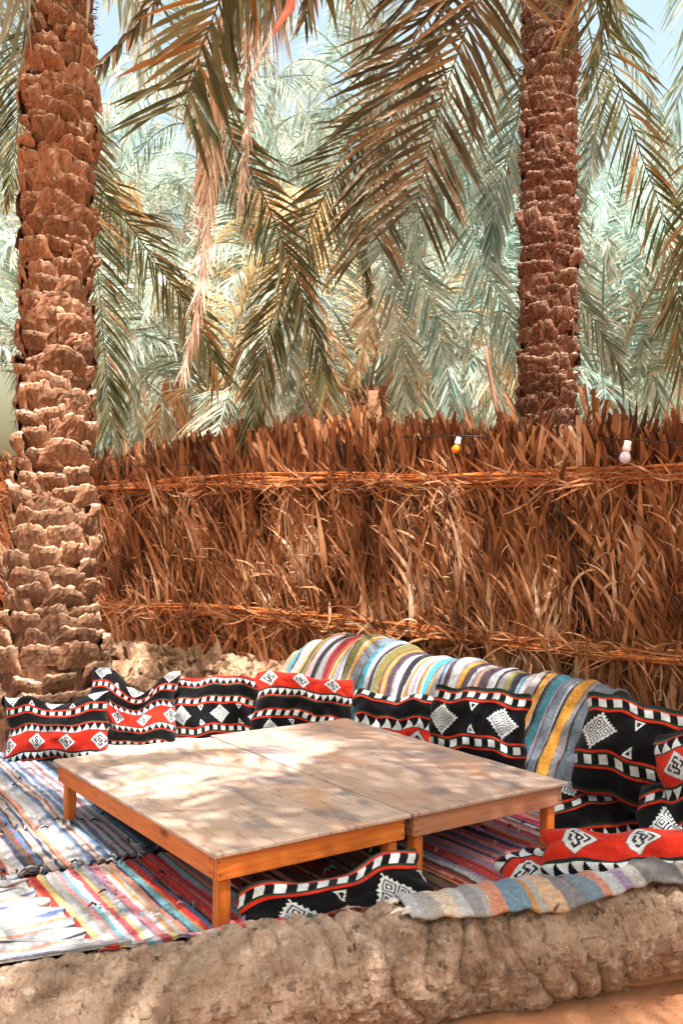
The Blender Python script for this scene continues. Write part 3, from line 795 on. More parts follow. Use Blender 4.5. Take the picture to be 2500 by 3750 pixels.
# sticks and stumps poking above the fence
def stick(name, pts, rad, label, mat, cat):
    P, _ = catmull([at(*p) for p in pts], 16)
    base = Vector((P[0].x, P[0].y, P[0].z))
    rr = [rad * (1 - .25 * i / 15) for i in range(16)]
    v, f = sweep([p - base for p in P], rr, 9, noise_amp=.2, noise_scale=14)
    o = put(name, mesh(name, v, f, mat), None, base)
    return tag(o, label, cat)
stick('wooden_post', [(843, 1560, 8.6), (846, 1050, 8.5), (852, 960, 8.5), (857, 898, 8.5)], .058, 'short sawn-off wooden post sticking up above the fence top', M['bark'], 'post')
stick('thin_stick', [(1160, 1500, 8.0), (1156, 1040, 8.0), (1141, 950, 8.05), (1128, 880, 8.1), (1113, 795, 8.1)], .024, 'thin crooked grey stick leaning above the fence, left of the right trunk', M['driftwood'], 'stick')
def dry_stub():
    root = thing('dried_frond_stub', 'stiff dried palm leaf bundle standing above the fence beside the right trunk', 'dried frond', at(1366, 1000, 7.3))
    r = random.Random(5)
    for k in range(7):
        a = (k - 3) * .10 + r.uniform(-.05, .05); ln = r.uniform(.24, .40); w = r.uniform(.010, .018)
        V = []; F = []
        for i in range(6):
            t = i / 5; x = a * t * ln + (k - 3) * .008; z = t * ln; y = .02 * math.sin(k * 2) - .03 * t * t
            V += [(x - w * (.5 + .5 * t), y, z), (x, y - .008, z), (x + w * (.5 + .5 * t), y, z)]
        for i in range(5): F += [(i * 3, i * 3 + 1, i * 3 + 4, i * 3 + 3), (i * 3 + 1, i * 3 + 2, i * 3 + 5, i * 3 + 4)]
        c = np.full((len(V), 3), r.uniform(.3, .8))
        put('blade', mesh('blade', V, F, M['thatch'], True, c), root)
dry_stub()

# ================================================================== logs
def log_obj(name, A, B, ra, rb, mat, ext=(0, 0), nu=260, nv=84, ridge=.012, ridge_k=85, rough=.03, seed=0, zsq=1.0, flakes=0):
    A, B = Vector(A), Vector(B); D = (B - A); ln = D.length; D.normalize()
    side = D.cross(Vector((0, 0, 1))).normalized(); up = side.cross(D)
    s0, s1 = -ext[0], ln + ext[1]
    org = A
    V = []; Dn = []
    for i in range(nu):
        s = s0 + (s1 - s0) * i / (nu - 1)
        k = min(max(s / ln, -.3), 1.3)
        rr = ra + (rb - ra) * k
        c = A + D * s + up * .02 * math.sin(s * 2.1)
        endf = min(1, (i + .3) / 3, (nu - .7 - i) / 3) ** .5
        for j in range(nv):
            a = 2 * math.pi * j / nv
            d = side * math.cos(a) + up * math.sin(a) * zsq
            q = c + d * rr
            h = noise.fractal(q * 2.6 + Vector((seed, 0, 0)), 1.0, 2.0, 3) * rough * .9
            qs = Vector((q.x * 9, q.y * 9, q.z * 4)) + Vector((0, seed, 0))
            h += (noise.ridged_multi_fractal(qs, .9, 2.2, 4, .9, 2.0) - 1.0) * rough * .28
            wob = 2.2 * noise.noise(q * 2.2 + Vector((5, seed, 0))) + .9 * noise.noise(q * 6)
            rg = math.sin(s * ridge_k + wob * 1.6 + a * .35)
            kr = min(1.6, .35 + 1.0 * max(0, k))
            h += kr * ridge * (1 - abs(rg) ** .4 * 2) * -1 * (.25 + 1.2 * max(0, noise.noise(q * 2.0 + Vector((9, 9, seed))) + .4))
            chip = noise.cell(Vector((s * 30 + wob, a * 9, seed)))
            h += chip * rough * .16
            h += noise.fractal(Vector((q.x * 34, q.y * 34, q.z * 16)), .7, 2.2, 3) * rough * .16
            V.append(tuple(c + d * (rr * endf + h) - org)); Dn.append(d)
    F = []
    for i in range(nu - 1):
        for j in range(nv):
            F.append((i * nv + j, i * nv + (j + 1) % nv, (i + 1) * nv + (j + 1) % nv, (i + 1) * nv + j))
    F.append(tuple(range(nv - 1, -1, -1))); F.append(tuple((nu - 1) * nv + j for j in range(nv)))
    ob = put(name, mesh(name, V, F, mat, False), None, org)
    if flakes:
        r = random.Random(seed); FV, FF = [], []
        for _ in range(flakes):
            i0 = r.randrange(2, nu - 8); j0 = r.randrange(nv); wd = r.randint(1, 2); st = r.choice((1, 1, 2)); sg = r.choice((-1, 1)); n_ = r.randint(3, 6); lift = r.uniform(.002, .008)
            o = len(FV)
            for k in range(n_):
                hh = .001 + lift * (k / (n_ - 1)) ** 1.7; tap = wd * (1 - .5 * k / n_)
                for e in (0, 1):
                    ii = min(nu - 1, i0 + (0 if e == 0 else max(1, round(tap)))); q = ii * nv + (j0 + sg * st * k) % nv
                    FV.append(tuple(Vector(V[q]) + Dn[q] * hh))
            for k in range(n_ - 1): FF.append((o + 2 * k, o + 2 * k + 1, o + 2 * k + 3, o + 2 * k + 2))
        fo = put('bark_flake', mesh('bark_flake', FV, FF, mat, False), ob); fo['kind'] = 'stuff'
    return ob
fl = log_obj('palm_log', LOGA, LOGB, .225, .18, M['log'], ext=(.9, 1.0), nu=800, nv=160, ridge=.023, ridge_k=27, rough=.034, seed=2, flakes=1500)
tag(fl, 'mud-crusted palm log lying across the front of the seating area', 'log')
# small loose chips and clods on the front log
def chips(parent, A, B, r0, n, seed, mat, size=(.012, .04), name='bark_chip', ang=(20, 150)):
    r = random.Random(seed); A, B = Vector(A), Vector(B); D = (B - A); ln = D.length; D.normalize()
    side = D.cross(Vector((0, 0, 1))).normalized(); up = side.cross(D)
    bases = []
    for q in range(6):
        V = [Vector((x, y, z)) for x in (-1, 1) for y in (-1, 1) for z in (-1, 1)]
        V = [(v.x * r.uniform(.6, 1.1), v.y * r.uniform(.5, 1.1), v.z * r.uniform(.3, .7)) for v in V]
        bases.append(mesh(name, V, [(0, 1, 3, 2), (4, 6, 7, 5), (0, 4, 5, 1), (2, 3, 7, 6), (0, 2, 6, 4), (1, 5, 7, 3)], mat, False))
    for k in range(n):
        s = r.uniform(-.2, ln); a = R(r.uniform(*ang)); rr = r0(s / ln) if callable(r0) else r0
        p = A + D * s + (side * math.cos(a) + up * math.sin(a)) * rr
        sz = r.uniform(*size)
        put(name, r.choice(bases), parent, p - Vector(parent.location), (r.uniform(0, 6), r.uniform(0, 6), r.uniform(0, 6)), (sz * r.uniform(.6, 2.2), sz, sz * r.uniform(.5, 1)))
chips(fl, LOGA, LOGB, .216, 70, 4, M['log'], (.005, .014), ang=(-25, 55))

dl = log_obj('dead_log', (-1.78, 7.62, .26), (-.2, 7.75, .16), .34, .20, M['dead_log'], ext=(.0, .25), nu=170, nv=90, ridge=.03, ridge_k=26, rough=.085, seed=8, flakes=1400)
tag(dl, 'pale rotten palm log behind the left cushions below the fence', 'log')
chips(dl, (-1.78, 7.62, .26), (-.2, 7.75, .16), lambda k: .36 - .14 * k, 170, 9, M['dead_log'], (.02, .055), name='wood_chunk', ang=(20, 130))

# back-rest log on the right, under the striped blanket
RA = Vector((-.26, 7.80, .27)); RB = Vector((1.70, 5.99, .24))
RD = (RB - RA).normalized(); RLEN = (RB - RA).length
RS = Vector((-RD.y, RD.x, 0)).normalized()
if RS.y > 0: RS = -RS                               # towards the table
rl = log_obj('backrest_log', RA, RB, .30, .27, M['log'], ext=(.1, .1), nu=120, nv=50, seed=14)
tag(rl, 'log along the fence foot, mostly under the striped blanket', 'log')

# ================================================================== rugs
def stripes(spec, r, lo=.02, hi=.055):
    """(list of (edge, colour)) from a colour cycle"""
    return spec
def stripe_colors(s, along, widths, cols, wob=.006, seed=0):
    """colour of a cloth at coordinate s: bands of uneven width whose edges wander along the cloth"""
    edges = np.cumsum(widths)
    wv = wob * (np.sin(along * 3.1 + seed) + .6 * np.sin(along * 7.7 + seed * 2) + .5 * np.sin(along * 17 + s * 40))
    idx = np.searchsorted(edges, np.clip(s + wv, 0, edges[-1] - 1e-6))
    return np.array([lin(c) for c in cols])[np.clip(idx, 0, len(cols) - 1)]
def make_stripes(total, palette, lo, hi, seed, thin=None):
    r = random.Random(seed); w_, c_ = [], []; tot = 0; last = None
    while tot < total + .2:
        c = r.choice(palette)
        if c == last: continue
        k = r.uniform(lo, hi)
        if thin and r.random() < .35: k *= .4; c = r.choice(thin)
        w_.append(k); c_.append(c); tot += k; last = c
    return w_, c_
def quad_rug(name, c00, c10, c11, c01, na, nb, colfn, zfn, thick=.012, mat=None):
    """cloth lying over a quad: a runs c00->c10 (across the stripes), b runs c00->c01"""
    c00, c10, c11, c01 = (np.array(c, float) for c in (c00, c10, c11, c01))
    a = np.linspace(0, 1, na)[:, None]; b = np.linspace(0, 1, nb)[None]
    A = np.repeat(a, nb, 1); B = np.repeat(b, na, 0)
    P = ((1 - A) * (1 - B))[..., None] * c00 + (A * (1 - B))[..., None] * c10 + (A * B)[..., None] * c11 + ((1 - A) * B)[..., None] * c01
    P = P.reshape(-1, 2); A = A.ravel(); B = B.ravel()
    la = np.linalg.norm(c10 - c00); lb = np.linalg.norm(c01 - c00)
    jag = .006 * np.sin(A * la * 95) + .008 * np.sin(A * la * 41 + 2) + .012 * np.sin(A * la * 11)
    d = (c01 - c00) / lb
    P = P + d[None] * (jag * ((B == 0) * 1.0 + (B == 1) * 1.0))[:, None]
    Z = zfn(P[:, 0], P[:, 1], A, B, A * la, B * lb)
    C = colfn(A * la, B * lb, A, B)
    V = np.concatenate([P, Z[:, None]], 1)
    n = len(V); F = grid_faces(na, nb)
    # hem: the edge turned down by the cloth's thickness
    idx = np.arange(n).reshape(na, nb)
    rim = np.concatenate([idx[:, 0], idx[-1, 1:], idx[::-1, -1][1:], idx[0, ::-1][1:-1]])
    V2 = V[rim] - np.array((0, 0, thick)); m = len(rim); k = np.arange(m)
    F2 = np.stack([rim, rim[(k + 1) % m], n + (k + 1) % m, n + k], 1)
    V = np.concatenate([V, V2]); C = np.concatenate([C, C[rim] * .7]); F = np.concatenate([F, F2])
    org = np.array((V[:n, 0].mean(), V[:n, 1].mean(), 0))
    return put(name, mesh(name, V - org, F, mat or M['rag'], True, C), None, tuple(org))
WHITE, PALE, SALM, PINK, ROSE = (186, 187, 190), (172, 166, 162), (204, 140, 116), (206, 130, 136), (196, 84, 96)
BLUE, NAVY, GREY, TEAL, BRN, BLK = (88, 118, 158), (48, 62, 92), (128, 128, 136), (112, 158, 168), (104, 76, 62), (38, 32, 36)
RED, DKRED, YEL, OCH, LILAC = (196, 52, 46), (126, 34, 38), (222, 196, 130), (196, 132, 66), (150, 130, 160)
S0 = np.array((-1.42, 4.25)); ya = .55
ea = np.array((math.cos(ya), math.sin(ya))); eb = np.array((-ea[1], ea[0]))
def loc2(a, b): return S0 + ea * a + eb * b
lgA, lgD = np.array(LOGA)[:2], np.array(LD)[:2] / np.linalg.norm(np.array(LD)[:2])
lgN = np.array((-lgD[1], lgD[0]))
def log_rise(x, y):
    """height of cloth that climbs onto the front log"""
    dist = (x - lgA[0]) * lgN[0] + (y - lgA[1]) * lgN[1]
    s = (x - lgA[0]) * lgD[0] + (y - lgA[1]) * lgD[1]
    top = -.16 + .18 * s / 2.43 + .225 - .045 * s / 2.43 + .022
    f = np.clip(1 - (dist - .03) / .30, 0, 1); f = f * f * (3 - 2 * f)
    return top * f
def ripple(x, y, seed, amp):
    return amp * (np.sin(x * 5.1 + y * 3 + seed) * np.sin(y * 4.3 - x * 2 + seed) + .6 * np.sin(x * 13 + y * 7 + seed) * np.sin(y * 9 + 1)) + amp
def ridges(s, seed): return .0035 * np.sin(s * 150 + seed) + .003 * np.sin(s * 83 + seed)

# blue-grey mat on the left and under the far half of the table
w1, c1 = make_stripes(6, [WHITE, WHITE, PALE, PALE, BLUE, BLUE, GREY, SALM, NAVY, (160, 160, 170), BRN, (176, 160, 150)], .010, .034, 21, [NAVY, BLK, BRN, (150, 70, 60)])
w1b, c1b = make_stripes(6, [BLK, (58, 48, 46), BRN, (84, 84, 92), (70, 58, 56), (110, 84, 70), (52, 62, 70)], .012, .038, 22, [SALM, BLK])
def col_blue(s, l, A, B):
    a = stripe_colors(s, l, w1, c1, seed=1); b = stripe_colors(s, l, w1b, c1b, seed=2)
    k = (s > 2.55)[:, None]  # under the table: dark rags, with its shade also put into the colour
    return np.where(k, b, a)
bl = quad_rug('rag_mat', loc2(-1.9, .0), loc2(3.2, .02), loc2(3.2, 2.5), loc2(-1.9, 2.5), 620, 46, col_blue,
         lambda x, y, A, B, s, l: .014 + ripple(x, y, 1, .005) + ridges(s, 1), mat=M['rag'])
tag(bl, 'blue, white and grey striped rag mat left of and under the table', 'mat')
# red mat between the table and the log
w2, c2 = [], []
for wd, c in [(.05, (206, 120, 96)), (.05, RED), (.045, YEL), (.03, WHITE), (.05, PALE), (.025, PINK), (.04, TEAL), (.03, WHITE), (.045, ROSE), (.03, YEL), (.04, WHITE), (.03, LILAC), (.05, PINK), (.03, WHITE),
              (.02, OCH), (.04, PALE), (.035, SALM), (.02, NAVY), (.05, TEAL), (.02, OCH), (.045, RED), (.02, BLUE), (.02, BLK), (.035, (200, 90, 80)), (.05, RED), (.02, PINK), (.055, RED), (.02, ROSE), (.045, (120, 150, 160)),
              (.03, SALM), (.03, (206, 110, 96)), (.035, GREY), (.02, TEAL), (.015, BLK), (.03, DKRED), (.02, ROSE), (.035, DKRED), (.02, BRN), (.04, (98, 34, 34)), (.02, SALM), (.03, BRN), (.04, (86, 36, 34)), (.02, (150, 90, 66))]:
    w2.append(wd * .66); c2.append(c)
wx, cx = make_stripes(.62, [DKRED, (96, 44, 40), BRN, (150, 62, 52), (74, 44, 42)], .025, .055, 31, [SALM, BLK, OCH]); w2 += wx; c2 += cx  # maroon rags under the table, partly darkened to stand for its shade
wx, cx = make_stripes(2.6, [ROSE, PINK, (214, 120, 124), LILAC, (98, 104, 140), SALM, (170, 60, 76), PALE, (192, 70, 66), (120, 130, 150)], .022, .055, 32, [BLK, NAVY, WHITE]); w2 += wx; c2 += cx
def col_red(s, l, A, B): return stripe_colors(s, l, w2, c2, seed=4)
def zred(x, y, A, B, s, l): return np.maximum(.004 + ripple(x, y, 3, .005) + ridges(s, 2), log_rise(x, y) + .006 * np.sin(s * 30))
def on_log(sv, off=.0): return lgA + lgD * sv + lgN * off
# its near hem follows the log
rm = quad_rug('rag_mat', on_log(.34, .02), on_log(4.82, .1), loc2(4.3, .03), loc2(.05, -.02), 560, 70, col_red, zred)
tag(rm, 'red, pink and teal striped rag mat between the table and the front log', 'mat')
# rumpled white mat, bottom left
w3, c3 = [], []
r3 = random.Random(4)
while sum(w3) < 3:
    w3 += [r3.uniform(.025, .06), r3.uniform(.010, .022)]; c3 += [(176, 176, 178) if r3.random() < .75 else (160, 154, 150), r3.choice([(96, 88, 92), (90, 100, 140), SALM, (120, 90, 80), (60, 54, 60)])]
def zwhite(x, y, A, B, s, l):
    base = np.maximum(.022 + ripple(x, y, 7, .012) + .012 * np.sin(s * 42 + 2 * np.sin(l * 4)), log_rise(x, y) + .010)
    return base
wm = quad_rug('rag_mat', on_log(-1.4, .03), on_log(-1.4, 1.35), loc2(.02, -.04), on_log(.44, .03), 200, 70, lambda s, l, A, B: stripe_colors(s + .05 * np.sin(l * 5), l, w3, c3, wob=.012, seed=6), zwhite)
tag(wm, 'rumpled white rag mat with thin dark stripes at the bottom left', 'mat')

# runner draped along the top of the front log, right side
def runner():
    na, nb = 300, 36
    sA, sB = 1.42, 3.9
    cols_, ws = [], []
    for wd, c in [(.05, WHITE), (.05, PALE), (.07, (216, 196, 176)), (.05, WHITE), (.05, (150, 146, 150)), (.03, PALE), (.06, SALM), (.09, (112, 140, 160)), (.03, OCH), (.04, PALE), (.07, (206, 170, 140)), (.08, (130, 126, 130)), (.07, (120, 136, 152)), (.04, SALM),
                  (.06, WHITE), (.03, LILAC), (.05, PALE), (.16, (108, 104, 104)), (.03, PALE), (.02, DKRED), (.07, SALM), (.11, (98, 94, 96)), (.07, PALE), (.09, (192, 160, 140)), (.08, (110, 106, 108)), (.06, WHITE), (.07, SALM), (.1, (120, 110, 110)), (.3, PALE), (.3, GREY), (.5, PALE)]:
        ws.append(wd); cols_.append(c)
    V = []; S = []; Lc = []
    for i in range(na):
        s = sA + (sB - sA) * i / (na - 1); k = s / 2.43
        r0 = .225 - .045 * k; cz = -.16 + .18 * k
        c = LOGA + LD * s; c = Vector((c.x, c.y, cz + .02 * math.sin(s * 2.1)))
        hem = .006 * math.sin(s * 60) + .018 * math.sin(s * 13) + .05 * math.sin(s * 4.2)
        for j in range(nb):
            t = j / (nb - 1)
            a = R(-8 + (124 + 12 * min(1, max(0, (s - 2.1) / .4)) + 160 * hem) * t)         # from the seat side over to the front
            off = Vector((lgN[0], lgN[1], 0)) * math.cos(a) + Vector((0, 0, 1)) * math.sin(a)
            rr = r0 + .045 + .028 * min(1, max(0, (s - 2.1) / .4)) + .010 * math.sin(s * 23) * math.sin(t * 5) + .004 * math.sin(s * 75) + .008 * math.sin(s * 9 + t * 6) + .01 * math.exp(-((t - .5) / .3) ** 2)
            p = c + off * rr
            V.append(p); S.append(s - sA); Lc.append(t * .4)
    C = stripe_colors(np.array(S), np.array(Lc), ws, cols_, wob=.01, seed=3)
    org = Vector((LOGA + LD * sA))
    V = [tuple(v - org) for v in V]
    F = grid_faces(na, nb)
    o = put('rag_runner', mesh('rag_runner', V, F, M['rug'], True, C), None, org)
    sm = o.modifiers.new('thickness', 'SOLIDIFY'); sm.thickness = .014; sm.offset = 1
    tag(o, 'faded rag runner draped over the right half of the front log', 'runner')
    # knotted tufts and threads at its left end
    r = random.Random(8)
    tv, tf = [], []
    for k in range(14):
        s = sA - r.uniform(-.02, .03); a = R(r.uniform(15, 105))
        c = LOGA + LD * s; c.z = -.16 + .18 * s / 2.43
        off = Vector((lgN[0], lgN[1], 0)) * math.cos(a) + Vector((0, 0, 1)) * math.sin(a)
        p = c + off * .228 - org
        pts = [p, p - LD * .015 + off * .006, p - LD * r.uniform(.025, .045) + off * r.uniform(-.012, .006), p - LD * r.uniform(.05, .08) - off * .016]
        a_, b_ = sweep(pts, [.010, .009, .005, .002], 6); n0 = len(tv); tv += a_; tf += [tuple(i + n0 for i in q) for q in b_]
    fr = put('fringe', mesh('fringe', tv, tf, M['fringe']), o)
runner()

# striped blanket over the back-rest log
def blanket():
    YE, TQ, OLV, PUR, DK, SL = (196, 138, 58), (66, 132, 152), (112, 104, 60), (72, 56, 66), (36, 36, 44), (108, 116, 128)
    LG, WH, PK, RDD, ORG = (142, 138, 140), (160, 160, 166), (206, 130, 132), (188, 60, 44), (206, 112, 52)
    seq = [(.05, (118, 130, 108)), (.05, TQ), (.07, LG), (.05, YE), (.03, DK), (.07, OLV), (.07, PK), (.05, DK), (.07, LG), (.03, (120, 40, 44)), (.05, RDD), (.025, YE), (.05, LG), (.035, WH), (.04, OLV), (.03, YE), (.06, SL), (.03, BRN), (.05, TQ), (.03, WH),
           (.025, DK), (.05, OLV), (.03, ORG), (.025, YE), (.04, PUR), (.055, WH), (.03, DK), (.05, YE), (.04, LG), (.03, WH), (.025, ORG), (.04, TQ), (.03, YE), (.05, LG), (.02, BLUE), (.04, PUR), (.05, WH), (.045, YE), (.04, PUR), (.05, LG), (.025, SALM), (.05, PUR),
           (.06, WH), (.02, DK), (.05, LG), (.03, OLV), (.04, DK), (.02, TQ), (.09, LG), (.05, (150, 140, 140)), (.045, YE), (.015, DK), (.05, TQ), (.03, (170, 160, 180)), (.06, SL), (.02, DK), (.07, YE), (.05, LG), (.2, SL)]
    seq2 = []
    for k, it in enumerate(seq): seq2 += [it, (.012, [(120, 116, 120), (58, 54, 62), (170, 168, 170), (96, 84, 80)][k % 4])]
    seq = seq2
    ws = np.array([a for a, _ in seq]); ws = ws / ws.sum() * (RLEN + .05)
    cs = [c for _, c in seq]
    na, nb = 420, 70
    V, S, T_ = [], [], []
    r = random.Random(3)
    for i in range(na):
        u = i / (na - 1); s = -.02 + (RLEN + .02) * u
        # crest: low crumpled tail at the left, then a hump, falling to the right
        hump = .69 + .07 * math.exp(-((s - .62) / .35) ** 2) - .11 * u
        hump -= .10 * max(0, 1 - s / .36)
        hump += .015 * math.sin(s * 9) + .008 * math.sin(s * 21)
        c = RA + RD * s; c.z = 0
        prof = [(-.34, .12), (-.28, hump - .16), (-.16, hump - .03), (0, hump), (.14, hump - .04), (.26, hump - .16), (.36, hump - .34), (.46, .16), (.56, .06), (.74, .035)]
        P, _ = catmull([Vector((a, b, 0)) for a, b in prof], nb)
        for j, q in enumerate(P):
            t = j / (nb - 1)
            skew = -.03 * (t - .35)                       # stripes run slightly askew over the log
            wr = .012 * math.sin(s * 30 + 5 * t) * math.sin(t * 9) + .007 * math.sin(s * 64 + t * 3) + .02 * noise.noise((s * 5, t * 6, 2))
            p = c + RS * (q.x + wr * .6) + Vector((0, 0, max(q.y + wr, .03))) + RD * (skew + .015 * math.sin(t * 14 + s * 3))
            V.append(p); S.append(s); T_.append(t * 1.3)
    C = stripe_colors(np.clip(np.array(S), 0, None), np.array(T_), ws, cs, wob=.005, seed=9)
    org = RA.copy(); org.z = 0
    o = put('striped_blanket', mesh('striped_blanket', [tuple(v - org) for v in V], grid_faces(na, nb), M['rug'], True, C), None, org)
    sm = o.modifiers.new('thickness', 'SOLIDIFY'); sm.thickness = .012; sm.offset = 1
    tag(o, 'multicoloured striped blanket draped over the back-rest log along the fence', 'blanket')
    # frayed corner flap at its right end
    tv, tf = [], []
    e = RD * (RLEN + .02) - Vector((0, 0, 0))
    for k in range(16):
        q = r.uniform(-.2, .4); zz = .50 - q * q * 1.6
        p = e + RS * q + Vector((0, 0, zz)) + RD * .16 * (q * .5)
        pts = [p, p + RD * .05 + Vector((0, 0, .01)), p + RD * r.uniform(.07, .13) + Vector((0, 0, r.uniform(-.05, .02)))]
        a_, b_ = sweep(pts, [.008, .007, .003], 5); n0 = len(tv); tv += a_; tf += [tuple(i + n0 for i in g) for g in b_]
    put('fringe', mesh('fringe', tv, tf, M['fringe']), o)
blanket()

# ================================================================== tables
def box_mesh(name, x0, x1, y0, y1, z0, z1, mat, bev=.003, wear=0, seed=0):
    import bmesh
    bm = bmesh.new()
    bmesh.ops.create_cube(bm, size=1)
    for v in bm.verts: v.co = Vector((x0 + (x1 - x0) * (v.co.x + .5), y0 + (y1 - y0) * (v.co.y + .5), z0 + (z1 - z0) * (v.co.z + .5)))
    bmesh.ops.bevel(bm, geom=bm.edges[:], offset=bev, segments=2, affect='EDGES')
    me = bpy.data.meshes.new(name); bm.to_mesh(me); bm.free()
    me.materials.append(mat)
    return me
def board_top(name, w, l, z0, z1, mat, seed):
    """thin plywood sheet with a slightly chewed edge"""
    n = 90; m = 150; r = random.Random(seed)
    ring = [(w * i / n, 0) for i in range(n)] + [(w, l * i / m) for i in range(m)] + [(w - w * i / n, l) for i in range(n)] + [(0, l - l * i / m) for i in range(m)]
    V = []
    k = len(ring); c = Vector((w / 2, l / 2, 0))
    for lev, (z, inset) in enumerate(((z0, .002), (z0 + .004, 0), (z1 - .004, 0), (z1, .004))):
        for i, (x, y) in enumerate(ring):
            e = .0022 * noise.noise((x * 40, y * 40, seed)) + .0018 * noise.noise((x * 9, y * 9, seed))
            e -= max(0, noise.noise((x * 22, y * 22, seed + 5)) - .45) * .02
            d = Vector((x - w / 2, y - l / 2, 0)); dx = max(min(d.x, w / 2 - .0), -w / 2)
            nx = (-1 if x <= 1e-6 else 1 if x >= w - 1e-6 else 0); ny = (-1 if y <= 1e-6 else 1 if y >= l - 1e-6 else 0)
            V.append((x + nx * (e - inset), y + ny * (e - inset), z))
    F = []
    for lev in range(3):
        for i in range(k): F.append((lev * k + i, lev * k + (i + 1) % k, (lev + 1) * k + (i + 1) % k, (lev + 1) * k + i))
    F.append(tuple(3 * k + i for i in range(k))); F.append(tuple(range(k - 1, -1, -1)))
    return mesh(name, V, F, mat, False)
def table(loc, yaw, w, l, label, top_mat, wx, wy, wz, seed, H=.32):
    root = thing('low_table', label, 'table', (loc[0], loc[1], 0), None, yaw)
    put('tabletop', board_top('tabletop', w, l, H - .018, H, top_mat, seed), root)
    ap = .092; zt = H - .0185; i0 = .018; th_ = .022
    fr = put('apron', box_mesh('apron', i0, w - i0, i0, i0 + th_, zt - ap, zt, wx), root)                        # near board
    ab = put('apron', box_mesh('apron', i0, w - i0, l - i0 - th_, l - i0, zt - ap, zt, wx), root)
    al = put('apron', box_mesh('apron', i0 + .001, i0 + th_, i0 + th_ + .0015, l - i0 - th_ - .0015, zt - ap - .001, zt - .0005, wy), root)
    ar = put('apron', box_mesh('apron', w - i0 - th_, w - i0 - .001, i0 + th_ + .0015, l - i0 - th_ - .0015, zt - ap - .001, zt - .0005, wy), root)
    lw = .052; off = i0 + th_ + .001
    for x in (off, w - off - lw):
        for y in (off, l - off - lw):
            put('leg', box_mesh('leg', x, x + lw, y, y + lw, .012, zt - .001, wz, .004), root)
    # nail heads at the corners
    r = random.Random(seed)
    def nail(x, y, z, ax):
        v, f = sweep([Vector((x, y, z)), Vector((x, y, z)) + ax * .0025], .0035, 8)
        return mesh('nail', v, f, M['nail'])
    for x in (i0 + .012, w - i0 - .012):
        for z in (zt - .02, zt - .07): put('nail', nail(x + r.uniform(-.004, .004), i0, z, Vector((0, -1, 0))), fr)
    for y in (i0 + .05, l - i0 - .05):
        for z in (zt - .02, zt - .07): put('nail', nail(i0 + .001, y, z + r.uniform(-.006, .006), Vector((-1, 0, 0))), al)
    return root
table((-.459, 3.661), .617, .945, 1.779, 'near low plywood table with bright orange pine apron', M['ply_pale'], M['wood_x'], M['wood_y'], M['wood_z'], 1)
table((.320, 4.203), .612, .965, 1.86, 'far low table with worn brown apron, pushed against the near one', M['ply_grey'], M['worn_x'], M['worn_y'], M['wood_z'], 2, H=.323)

